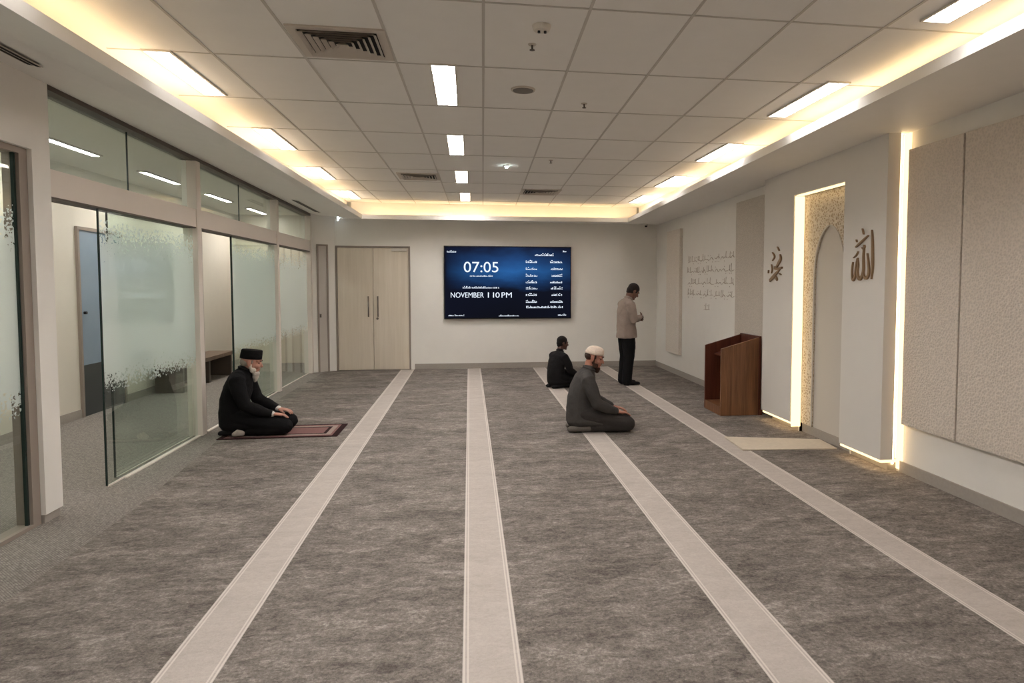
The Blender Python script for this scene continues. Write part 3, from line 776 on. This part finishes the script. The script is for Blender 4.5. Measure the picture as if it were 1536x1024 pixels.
for p, a, m_, c_, nm in (([(7.054, 1.942), (7.037, 1.895), (7.082, 1.85), (7.140, 1.800)], .02, .05, .03, 'letter_stroke'), ([(7.186, 1.797), (7.135, 1.786), (7.085, 1.785), (6.998, 1.795)], .05, .04, .03, 'letter_stroke'),
     ([(7.053, 1.776), (7.135, 1.734), (7.211, 1.694), (7.303, 1.65)], .01, .05, .045, 'letter_stroke'), ([(7.149, 1.693), (7.112, 1.655)], .04, .05, .03, 'letter_stroke'),
     ([(7.128, 2.033), (7.10, 2.01), (7.074, 1.984)], .008, .02, .01, 'accent_mark'), ([(7.243, 1.974), (7.188, 1.924), (7.239, 1.879)], .01, .024, .01, 'accent_mark'), ([(7.264, 1.838), (7.242, 1.784), (7.26, 1.736)], .008, .02, .01, 'accent_mark'),
     ([(7.335, 1.774), (7.341, 1.738)], .012, .016, .01, 'accent_mark'), ([(7.071, 1.733), (7.019, 1.715)], .012, .016, .01, 'accent_mark')):
    b = MB(); stroke(b, p, a, m_, c_, XB, .018); b.build(nm, M['gold'], mu)

# light rug before the niche
rg = MB().prism([(2.60, 6.03), (3.53, 5.95), (3.56, 6.33), (2.63, 6.58)], lambda u, v: (u, v, .006), lambda u, v: (u, v, .020)).build('prayer_rug', plain('cream_rug', (206, 194, 176), .95, var=.12, vscale=25, bmp=.4, bscale=220), bevel=.004)
tag(rg, 'cream prayer rug on the carpet in front of the niche', 'rug')

# ------------------------------------------------------------------ lectern
lx0, lx1, ly0, ly1 = 3.02, 3.53, 7.69, 8.27
lc = thing('lectern', ((lx0+lx1)/2, (ly0+ly1)/2, .006), 'walnut open-backed lectern with sloping sides beside the niche', 'lectern')
def ltop(x): return .825+(x-lx0)/(lx1-lx0)*.145
def side(y0, y1, nm, mt):
    poly = [(lx0, .006), (lx1-.03, .006), (lx1-.03, ltop(lx1-.03)), (lx0, ltop(lx0))]
    return MB().prism(poly, lambda u, v: (u, y0, v), lambda u, v: (u, y1, v)).build(nm, mt, lc, bevel=.003)
side(ly0, ly0+.03, 'side_panel', M['walnut']); side(ly1-.03, ly1, 'side_panel', M['walnut_in'])
MB().box(lx1-.03, lx1, ly0-.006, ly1+.006, .006, ltop(lx1)+.006).build('front_panel', M['walnut_in'], lc, bevel=.003)
MB().box(lx0+.015, lx1-.03, ly0+.03, ly1-.03, .09, .115).build('floor_board', M['walnut'], lc)
MB().box(lx0, lx0+.02, ly0+.03, ly1-.03, .006, .115).build('kick_board', M['walnut'], lc)
MB().hexa([(lx0+.12, ly0+.03, .70), (lx1-.03, ly0+.03, .79), (lx1-.03, ly1-.03, .79), (lx0+.12, ly1-.03, .70)]+[(lx0+.12, ly0+.03, .72), (lx1-.03, ly0+.03, .81), (lx1-.03, ly1-.03, .81), (lx0+.12, ly1-.03, .72)]).build('reading_shelf', M['walnut_in'], lc)
MB().box(lx1-.012, lx1+.018, ly0-.012, ly1+.012, .006, .07).build('base_moulding', M['walnut_in'], lc)

# rug under the elder
rx0, rx1, ry0, ry1 = -2.57, -1.38, 7.20, 7.84
ro = MB().box(rx0, rx1, ry0, ry1, .006, .012)  .build('prayer_rug', rug_mat('burgundy_rug', srgb(140, 104, 100), srgb(46, 28, 28), rx1-rx0, ry1-ry0, srgb(170, 152, 142)))
tag(ro, 'burgundy prayer rug with dark end bands under the kneeling elder', 'rug')
# ------------------------------------------------------------------ people
def fuse(name, mb, mt, parent, org, voxel, it=3, folds=0, fsize=.09, keep=None):
    """closed overlapping lofts fused into one continuous smooth surface"""
    m = mb.mesh(name, Vector((0, 0, 0)))
    o = bpy.data.objects.new(name, m); COL.objects.link(o)
    r = o.modifiers.new('r', 'REMESH'); r.mode = 'VOXEL'; r.voxel_size = voxel; r.use_smooth_shade = True
    s = o.modifiers.new('s', 'SMOOTH'); s.factor = .5; s.iterations = it
    if folds:
        t = bpy.data.textures.new('folds', 'CLOUDS'); t.noise_scale = fsize; t.noise_depth = 2
        d = o.modifiers.new('d', 'DISPLACE'); d.texture = t; d.strength = folds; d.mid_level = .5; d.texture_coords = 'LOCAL'
    e = bpy.data.meshes.new_from_object(o.evaluated_get(bpy.context.evaluated_depsgraph_get()))
    bpy.data.objects.remove(o); bpy.data.meshes.remove(m)
    for v in e.vertices: v.co = v.co-org
    e.polygons.foreach_set('use_smooth', [True]*len(e.polygons))
    e.name = name
    return link(name, e, mt, parent, org)

def hand(mb, wrist, fwd, palm, thumb, curl=.45, k=1.0):
    """palm and five unequal bent fingers; fwd = pointing direction, palm = palm facing, thumb = side of the thumb"""
    f = Vector(fwd).normalized(); p = Vector(palm); p = (p-f*p.dot(f)).normalized()
    t = f.cross(p); t = t if t.dot(Vector(thumb)) > 0 else -t
    w = Vector(wrist)
    mb.loft([(w-f*.02*k, .026*k, .019*k), (w+f*.02*k, .031*k, .017*k), (w+f*.06*k, .040*k, .014*k), (w+f*.085*k, .040*k, .012*k)], t, 16)
    for off, ln, r, sp in ((.030, .074, .0085, .10), (.0105, .082, .0088, .03), (-.0095, .077, .0085, -.04), (-.0285, .060, .0075, -.13)):
        a = w+f*.085*k+t*off*k*1.05; d = (f+t*sp).normalized(); c0 = curl
        q = [a]
        for seg, fr in ((.45, .45), (.32, 1.15), (.23, 1.75)):
            dd = (d*math.cos(c0*fr)+p*math.sin(c0*fr)).normalized(); q.append(q[-1]+dd*ln*seg*k)
        mb.loft([(q[0]-d*.02*k, r*k, r*k), (q[0], r*1.05*k, r*1.05*k), (q[1], r*k, r*k), (q[2], r*.93*k, r*.93*k), (q[3], r*.78*k, r*.78*k)], t, 10)
    b = w+f*.022*k+t*.022*k; d1 = (f*.72+t*.62+p*.25).normalized(); d2 = (f*.92+t*.25+p*.3).normalized()
    mb.loft([(b-d1*.005, .013*k, .013*k), (b+d1*.036*k, .011*k, .011*k), (b+d1*.036*k+d2*.030*k, .0095*k, .0095*k), (b+d1*.036*k+d2*.052*k, .0075*k, .0075*k)], p, 10)

def head(mb, H, Rm, neck_base, k=1.0):
    """skull, jaw, brow, nose, lips and ears in one fused surface; face along local +X"""
    def at(x, y, z): return H+Rm @ Vector((x*k, y*k, z*k))
    e = lambda c, r: mb.ell(at(*c), tuple(q*k for q in r), Rm, 18, 12)
    e((-.012, 0, .028), (.096, .076, .088)); e((.030, 0, -.020), (.066, .062, .078)); e((.036, 0, -.070), (.052, .050, .042))
    e((.072, 0, -.098), (.022, .026, .018))
    for s in (1, -1):
        e((.070, s*.036, .026), (.018, .030, .010)); e((.066, s*.040, -.028), (.026, .024, .024))
        e((-.004, s*.077, -.008), (.020, .009, .033)); e((.004, s*.072, -.028), (.010, .010, .014))
        e((.090, s*.010, -.030), (.012, .010, .009)); e((.064, s*.032, .004), (.016, .015, .011))
    e((.075, 0, .028), (.016, .016, .016))
    mb.loft([(at(.082, 0, .016), .009*k, .008*k), (at(.098, 0, -.008), .010*k, .010*k), (at(.108, 0, -.026), .013*k, .011*k)], Rm @ Vector((0, 1, 0)), 10)
    e((.086, 0, -.053), (.010, .023, .006)); e((.085, 0, -.064), (.010, .021, .007)); e((.080, 0, -.045), (.012, .020, .010))
    mb.loft([(Vector(neck_base), .062*k, .060*k), (at(-.028, 0, -.075), .056*k, .055*k), (at(-.020, 0, -.02), .056*k, .055*k)], (0, 1, 0), 18)

def face_parts(person, H, Rm, k, brow, org):
    def at(x, y, z): return H+Rm @ Vector((x*k, y*k, z*k))
    for s in (1, -1):
        MB().ell(at(.0745, s*.031, .006), (.0100*k, .0115*k, .0090*k), Rm, 14, 10).build('eye', EYE, person, True)
        b = MB(); b.loft([(at(.092, s*.016, .027), .003*k, .005*k), (at(.091, s*.032, .032), .003*k, .006*k), (at(.078, s*.050, .027), .003*k, .004*k)], Rm @ Vector((1, 0, .2)), 8)
        b.build('eyebrow', brow, person, True)

def eye_mat():
    m, nt, out = newmat('dark_brown_eye'); bsdf(nt, out, srgb(30, 20, 16), .15); return m
EYE = eye_mat()
def skin(name, rgb):
    m, nt, out = newmat(name); v = coords(nt); c = srgb(*rgb)
    col = mixc(nt, noise(nt, v, 18, 4), tuple(x*.86 for x in c), (min(1, c[0]*1.14), c[1]*1.06, c[2]*1.04))
    b = bsdf(nt, out, col, .55, bump(nt, noise(nt, v, 220, 3), .12, .002), spec=.4)
    b.inputs['Subsurface Weight'].default_value = .08; b.inputs['Subsurface Radius'].default_value = (.012, .004, .002); return m
def hairm(name, rgb):
    m, nt, out = newmat(name); v = coords(nt, (1, 1, 3)); c = srgb(*rgb); n = noise(nt, v, 160, 3, .7)
    bsdf(nt, out, mixc(nt, n, tuple(x*.6 for x in c), tuple(min(1, x*1.35) for x in c)), .7, bump(nt, n, .7, .006), spec=.25); return m

def rotm(yaw, pitch, roll=0): return Matrix.Rotation(yaw, 3, 'Z') @ Matrix.Rotation(pitch, 3, 'Y') @ Matrix.Rotation(roll, 3, 'X')

def kneeler(loc, yaw, k, label, skinm, topm, lowm, topname, lowname, hx=.125, hz=.775, hpitch=.25, hyaw=0.0, lean=0.0, skirt=True):
    """a man sitting back on his heels, hands on his thighs; local +X is where he faces"""
    O = Vector(loc); Ry = Matrix.Rotation(yaw, 3, 'Z')
    T = lambda x, y, z: O+Ry @ Vector((x*k, y*k, z*k))
    side = tuple(Ry @ Vector((0, 1, 0)))
    H = T(hx, 0, hz); Rh = Ry @ rotm(hyaw, hpitch)
    S = lambda s: (.02+lean*.6, s*.175, .575); E = lambda s: (.125, s*.235, .325); Wr = lambda s: (.345, s*.150, .222)
    hip = lambda s: (.0, s*.10, .195); kn = lambda s: (.475, s*.135, .088); an = lambda s: (.03, s*.10, .055); to = lambda s: (-.085, s*.075, .035)
    b = MB()
    head(b, H, Rh, T(.045+lean, 0, .635), k)
    b.loft([(T(-.02, 0, .17), .15*k, .12*k), (T(-.03, 0, .28), .14*k, .11*k), (T(-.01+lean*.3, 0, .43), .14*k, .10*k), (T(.01+lean*.7, 0, .55), .15*k, .10*k), (T(.03+lean, 0, .615), .09*k, .07*k)], side)
    for s in (1, -1):
        b.loft([(T(*S(s)), .045*k, .045*k), (T(*E(s)), .036*k, .036*k), (T(*Wr(s)), .025*k, .022*k)], side, 12)
        hd = Ry @ Vector((.97, -s*.22, -.12)); hand(b, T(*Wr(s)), hd, Ry @ Vector((0, 0, -1)), Ry @ Vector((0, -s, 0)), .42, k*1.02)
        b.loft([(T(*hip(s)), .075*k, .075*k), (T(*kn(s)), .058*k, .055*k)], side, 12)
        b.loft([(T(*kn(s)), .055*k, .05*k), (T(*an(s)), .036*k, .034*k)], side, 12)
        b.loft([(T(*an(s)), .036*k, .032*k), (T(-.06, s*.09, .046), .042*k, .03*k), (T(*to(s)), .04*k, .022*k)], side, 12)
    person = fuse('person', b, skinm, None, O, .0052, 3)
    tag(person, label, 'person')
    face_parts(person, H, Rh, k, None or BROW, O)
    # upper garment
    b = MB()
    b.loft([(T(-.015, 0, .125), .20*k, .165*k), (T(-.030, 0, .23), .195*k, .152*k), (T(-.035+lean*.2, 0, .36), .19*k, .138*k), (T(-.012+lean*.5, 0, .47), .20*k, .132*k), (T(.008+lean*.8, 0, .56), .192*k, .118*k), (T(.028+lean, 0, .615), .135*k, .092*k), (T(.042+lean, 0, .650), .075*k, .070*k)], side, 28, .60)
    for s in (1, -1):
        x, y, z = S(s)
        b.loft([(T(x-.005, s*.10, z+.01), .075*k, .075*k), (T(x, y+s*.015, z-.01), .076*k, .078*k), (T(.075, s*.228, .45), .067*k, .072*k), (T(*E(s)), .060*k, .064*k), (T(.24, s*.196, .265), .055*k, .056*k), (T(.325, s*.160, .232), .045*k, .042*k)], side, 18)
    if skirt:
        b.loft([(T(-.02, 0, .130), .200*k, .10*k), (T(.14, 0, .125), .200*k, .092*k), (T(.30, 0, .110), .200*k, .080*k)], side, 24)
    up = fuse(topname, b, topm, person, O, .010*k, 4, .012, .07)
    # lower garment: thighs over shins, spread on the floor
    b = MB()
    for s in (1, -1):
        b.loft([(T(*hip(s)), .105*k, .10*k), (T(.24, s*.118, .140), .096*k, .088*k), (T(kn(s)[0]-.01, kn(s)[1], .094), .082*k, .080*k)], side, 18)
        b.loft([(T(kn(s)[0]-.01, kn(s)[1], .072), .078*k, .064*k), (T(.25, s*.122, .066), .075*k, .060*k), (T(an(s)[0]+.02, an(s)[1], .060), .056*k, .050*k)], side, 18)
    b.loft([(T(.02, 0, .13), .15*k, .10*k), (T(.26, 0, .10), .14*k, .075*k), (T(.40, 0, .075), .11*k, .05*k)], side, 20)
    lo = fuse(lowname, b, lowm, person, O, .010*k, 4, .010, .06)
    # collar
    b = MB(); n = 20
    ring = [T(.048+lean, 0, .668)+Ry @ Vector((.062*k*math.cos(a), .066*k*math.sin(a), -.022*k*math.cos(a))) for a in [2*PI*i/n for i in range(n)]]
    for i in range(n): b.cap(ring[i], ring[(i+1) % n], .012*k, .012*k, 8)
    fuse('collar', b, topm, up, O, .006, 2)
    return person, H, Rh, T, side, Ry

BROW = hairm('dark_brow_hair', (44, 34, 28))
def capmesh(H, Rm, k, kind):
    b = MB(); at = lambda x, y, z: H+Rm @ Vector((x*k, y*k, z*k))
    n = 32
    if kind == 'pillbox':       # upright flat topped cap
        rings = [((-.014, .034), 1.03), ((-.016, .06), 1.035), ((-.018, .115), 1.0), ((-.018, .125), .95), ((-.018, .127), .6)]
        ax, ay = .101, .083
    else:                       # close round skull cap
        rings = [((-.014, .036), 1.0), ((-.014, .06), .985), ((-.014, .085), .90), ((-.014, .105), .74), ((-.014, .118), .50), ((-.014, .123), .22)]
        ax, ay = .102, .083
    tilt = -.10 if kind == 'pillbox' else -.12
    P = []
    for (ox, z), s in rings:
        for i in range(n):
            a = 2*PI*i/n; x = ax*s*math.cos(a); P.append(tuple(at(ox+x, ay*s*math.sin(a), z-tilt*x)))
    b.v = P
    for j in range(len(rings)-1):
        for i in range(n): b.f.append((j*n+i, j*n+(i+1) % n, (j+1)*n+(i+1) % n, (j+1)*n+i))
    b.f.append(tuple((len(rings)-1)*n+i for i in range(n))); b.f.append(tuple(range(n-1, -1, -1)))
    return b
def hairmesh(H, Rm, k, low=True):
    b = MB(); at = lambda x, y, z: H+Rm @ Vector((x*k, y*k, z*k)); e = lambda c, r: b.ell(at(*c), tuple(q*k for q in r), Rm, 20, 14)
    e((-.020, 0, .040), (.099, .0815, .090)); e((-.045, 0, -.005), (.070, .076, .075)); e((-.062, 0, -.045), (.040, .055, .040))
    for s in (1, -1): e((.030, s*.066, .020), (.014, .012, .034))
    return b

black = cloth('black_wool', (24, 23, 24)); black2 = cloth('black_cotton', (30, 28, 29))
# --- elder with cap and white beard on the burgundy rug
P1, H, Rh, T, sd, Ry = kneeler((-2.425, 7.44, .012), .06, 1.04, 'kneeling elder in black robe and black cap with a white beard, hands on knees', skin('fair_skin', (188, 140, 122)), black, black, 'robe', 'trousers', hx=.135, hz=.735, hpitch=.22, lean=.03)
capmesh(H, Rh, 1.04, 'pillbox').build('cap', cloth('black_felt_cap', (20, 18, 18), .9, 14), P1, True)
b = MB(); at = lambda x, y, z: H+Rh @ Vector((x, y, z)); e = lambda c, r: b.ell(at(*c), r, Rh, 18, 12)
e((.068, 0, -.112), (.036, .046, .036)); e((.070, 0, -.145), (.030, .036, .040)); e((.074, 0, -.178), (.018, .022, .028))
for s in (1, -1): e((.042, s*.052, -.075), (.034, .016, .032)); e((.012, s*.068, -.040), (.016, .010, .032))
e((.093, 0, -.044), (.010, .026, .007))
fuse('beard', b, hairm('white_beard', (214, 204, 192)), P1, ORG[P1], .0055, 2)
b = MB(); e = lambda c, r: b.ell(at(*c), r, Rh, 18, 12)
e((-.052, 0, -.012), (.062, .076, .055)); 
for s in (1, -1): e((.018, s*.070, .012), (.012, .010, .024))
fuse('hair', b, hairm('grey_hair', (150, 140, 130)), P1, ORG[P1], .006, 2)
for s in (1, -1):
    b = MB(); b.loft([(T(.30, s*.170, .238), .042, .038), (T(.352, s*.148, .222), .036, .032)], sd, 18)
    fuse('shirt_cuff', b, cloth('white_cotton', (214, 208, 200)), P1, ORG[P1], .006, 1)
    b = MB(); b.loft([(T(.05, s*.11, .056), .042, .040), (T(-.06, s*.105, .048), .046, .036), (T(-.145, s*.09, .034), .044, .025)], sd, 16)
    fuse('slipper', b, black2, P1, ORG[P1], .007, 2)
b = MB(); b.loft([(T(.070, -.165, .040), .030, .030), (T(.035, -.182, .050), .036, .036), (T(.005, -.180, .036), .030, .026)], sd, 16)
fuse('sock', b, cloth('pale_sock', (186, 176, 166)), P1, ORG[P1], .006, 2)
# --- man in charcoal with white skull cap
gy = cloth('charcoal_jersey', (70, 67, 65)); gy2 = cloth('charcoal_trousers', (60, 56, 54))
P2, H, Rh, T, sd, Ry = kneeler((1.225, 7.15, .006), -.06, 1.02, 'kneeling man in charcoal tunic and white skull cap with a brown beard', skin('tan_skin', (172, 122, 102)), gy, gy2, 'tunic', 'trousers', hx=.125, hz=.785, hpitch=.30, hyaw=-.35, lean=.02)
capmesh(H, Rh, 1.02, 'round').build('cap', cloth('white_knit_cap', (226, 208, 192), .9, 30), P2, True)
at = lambda x, y, z: H+Rh @ Vector((x, y, z))
b = MB(); e = lambda c, r: b.ell(at(*c), r, Rh, 18, 12)
e((.066, 0, -.108), (.034, .042, .030)); e((.070, 0, -.130), (.026, .032, .028))
for s in (1, -1): e((.044, s*.050, -.075), (.034, .014, .032)); e((.014, s*.068, -.038), (.016, .010, .032))
e((.093, 0, -.044), (.009, .024, .006))
fuse('beard', b, hairm('brown_beard', (66, 44, 34)), P2, ORG[P2], .0055, 2)
b = MB(); e = lambda c, r: b.ell(at(*c), r, Rh, 18, 12)
e((-.046, 0, .006), (.070, .079, .058))
for s in (1, -1): e((.020, s*.070, .014), (.014, .011, .030))
fuse('hair', b, hairm('brown_hair', (56, 38, 30)), P2, ORG[P2], .006, 2)
for s in (1, -1):
    b = MB(); b.loft([(T(.05, s*.12, .056), .046, .044), (T(-.06, s*.12, .048), .052, .040), (T(-.15, s*.10, .034), .048, .027)], sd, 16)
    fuse('sock', b, cloth('grey_sock', (104, 98, 92)), P2, ORG[P2], .007, 2)
# --- man in black, farther back
P3, H, Rh, T, sd, Ry = kneeler((1.345, 10.20, .006), .45, .86, 'man in black kneeling behind the man in the white cap, short dark hair', skin('deep_brown_skin', (92, 64, 54)), black2, black, 'jacket', 'trousers', hx=.115, hz=.800, hpitch=.15, hyaw=-.30, lean=.01)
fuse('hair', hairmesh(H, Rh, .86), hairm('black_hair', (26, 20, 18)), P3, ORG[P3], .006, 2)

for s in (1, -1):
    b = MB(); b.loft([(T(.05, s*.11, .056), .042, .040), (T(-.06, s*.105, .048), .046, .036), (T(-.145, s*.09, .034), .044, .025)], sd, 16)
    fuse('sock', b, black2, P3, ORG[P3], .007, 2)
# --- standing man with folded hands
def stander(loc, yaw, k, label):
    O = Vector(loc); Ry = Matrix.Rotation(yaw, 3, 'Z'); T = lambda x, y, z: O+Ry @ Vector((x*k, y*k, z*k)); side = tuple(Ry @ Vector((0, 1, 0)))
    H = T(.115, 0, 1.485); Rh = Ry @ rotm(0, .62)
    b = MB(); head(b, H, Rh, T(.035, 0, 1.355), k)
    b.loft([(T(0, 0, .86), .15*k, .10*k), (T(.0, 0, 1.0), .14*k, .095*k), (T(-.01, 0, 1.15), .15*k, .10*k), (T(.0, 0, 1.27), .155*k, .095*k), (T(.02, 0, 1.34), .09*k, .07*k)], side)
    sh = lambda s: (.0, s*.18, 1.29); el = lambda s: (.045, s*.235, 1.035); wr = {-1: (.225, -.065, 1.085), 1: (.215, .085, 1.045)}
    for s in (1, -1):
        b.loft([(T(*sh(s)), .045*k, .045*k), (T(*el(s)), .036*k, .036*k), (T(*wr[s]), .025*k, .022*k)], side, 12)
        b.loft([(T(0, s*.09, .84), .078*k, .078*k), (T(.02, s*.092, .47), .052*k, .052*k), (T(-.02, s*.09, .09), .036*k, .038*k)], side, 12)
        b.loft([(T(-.035, s*.09, .045), .034*k, .038*k), (T(.06, s*.095, .035), .042*k, .030*k), (T(.165, s*.10, .022), .036*k, .018*k)], side, 12)
        hd = Ry @ Vector((.45, -s*.85, .05)); hand(b, T(*wr[s]), hd, Ry @ Vector((-1, 0, 0)), (0, 0, 1), .35, k)
    p = fuse('person', b, skin('brown_skin', (112, 80, 66)), None, O, .0052, 3); tag(p, label, 'person')
    face_parts(p, H, Rh, k, BROW, O)
    b = MB()
    b.loft([(T(.005, 0, .755), .205*k, .165*k), (T(.0, 0, .90), .195*k, .150*k), (T(-.008, 0, 1.03), .19*k, .142*k), (T(-.012, 0, 1.16), .195*k, .135*k), (T(-.004, 0, 1.26), .19*k, .118*k), (T(.014, 0, 1.325), .135*k, .090*k), (T(.030, 0, 1.365), .075*k, .068*k)], side, 28, .08)
    for s in (1, -1):
        x, y, z = sh(s); w = Vector(wr[s]); e_ = Vector(el(s)); m_ = e_.lerp(w, .86)
        b.loft([(T(x, s*.10, z+.01), .072*k, .072*k), (T(x, y+s*.012, z-.01), .074*k, .076*k), (T(.02, s*.225, 1.16), .066*k, .07*k), (T(*e_), .058*k, .062*k), (T(*e_.lerp(w, .5)), .050*k, .052*k), (T(*m_), .042*k, .040*k)], side, 18)
    up = fuse('shirt', b, cloth('beige_shirt', (152, 136, 126), .9, 9), p, O, .010, 4, .014, .08)
    b = MB(); n = 20
    ring = [T(.034, 0, 1.375)+Ry @ Vector((.062*k*math.cos(a), .066*k*math.sin(a), -.022*k*math.cos(a))) for a in [2*PI*i/n for i in range(n)]]
    for i in range(n): b.cap(ring[i], ring[(i+1) % n], .012*k, .012*k, 8)
    fuse('collar', b, up.data.materials[0], up, O, .006, 2)
    b = MB()
    for s in (1, -1):
        b.loft([(T(0, s*.080, .80), .095*k, .112*k), (T(.012, s*.088, .62), .098*k, .108*k), (T(.016, s*.092, .45), .082*k, .086*k), (T(-.010, s*.092, .22), .076*k, .080*k), (T(-.022, s*.092, .055), .070*k, .080*k)], side, 20)
    b.loft([(T(0, 0, .80), .145*k, .105*k), (T(0, 0, .88), .14*k, .10*k)], side, 20)
    fuse('trousers', b, black, p, O, .010, 3, .012, .09)
    for s in (1, -1):
        b = MB(); b.loft([(T(-.045, s*.09, .040), .042*k, .040*k), (T(.06, s*.095, .036), .047*k, .036*k), (T(.175, s*.10, .026), .040*k, .024*k)], side, 16)
        fuse('sock', b, black2, p, O, .007, 2)
    fuse('hair', hairmesh(H, Rh, k), hairm('dark_brown_hair', (34, 25, 22)), p, O, .006, 2)
    return p
stander((2.475, 10.36, .010), .12, 1.0, 'standing man in beige shirt and black trousers, head bowed, hands folded')


# ------------------------------------------------------------------ light, camera, colour
w = bpy.data.worlds.new('room_air'); SC.world = w; w.use_nodes = True
w.node_tree.nodes['Background'].inputs[0].default_value = (.02, .019, .018, 1); w.node_tree.nodes['Background'].inputs[1].default_value = 1
cam = bpy.data.cameras.new('camera'); co = bpy.data.objects.new('camera', cam); COL.objects.link(co); SC.camera = co
cam.sensor_width = 36; cam.lens = 36*1000/1536; cam.clip_start = .05; cam.clip_end = 100
cam.shift_x = -(853.58-768)/1536; cam.shift_y = -(512-479.88)/1536
p_, y_, r_ = .05296706, .14858301, .0019708
F = Vector((math.sin(y_)*math.cos(p_), math.cos(y_)*math.cos(p_), -math.sin(p_)))
R0 = Vector((math.cos(y_), -math.sin(y_), 0)); U0 = R0.cross(F)
R = math.cos(r_)*R0+math.sin(r_)*U0; U = -math.sin(r_)*R0+math.cos(r_)*U0
co.matrix_world = Matrix(((R.x, U.x, -F.x, 0), (R.y, U.y, -F.y, 0), (R.z, U.z, -F.z, 1.6), (0, 0, 0, 1)))
vs = SC.view_settings
SC.display_settings.display_device = 'sRGB'
vs.view_transform = 'Standard'; vs.look = 'None'; vs.gamma = 1; vs.use_curve_mapping = False; vs.exposure = 2.1
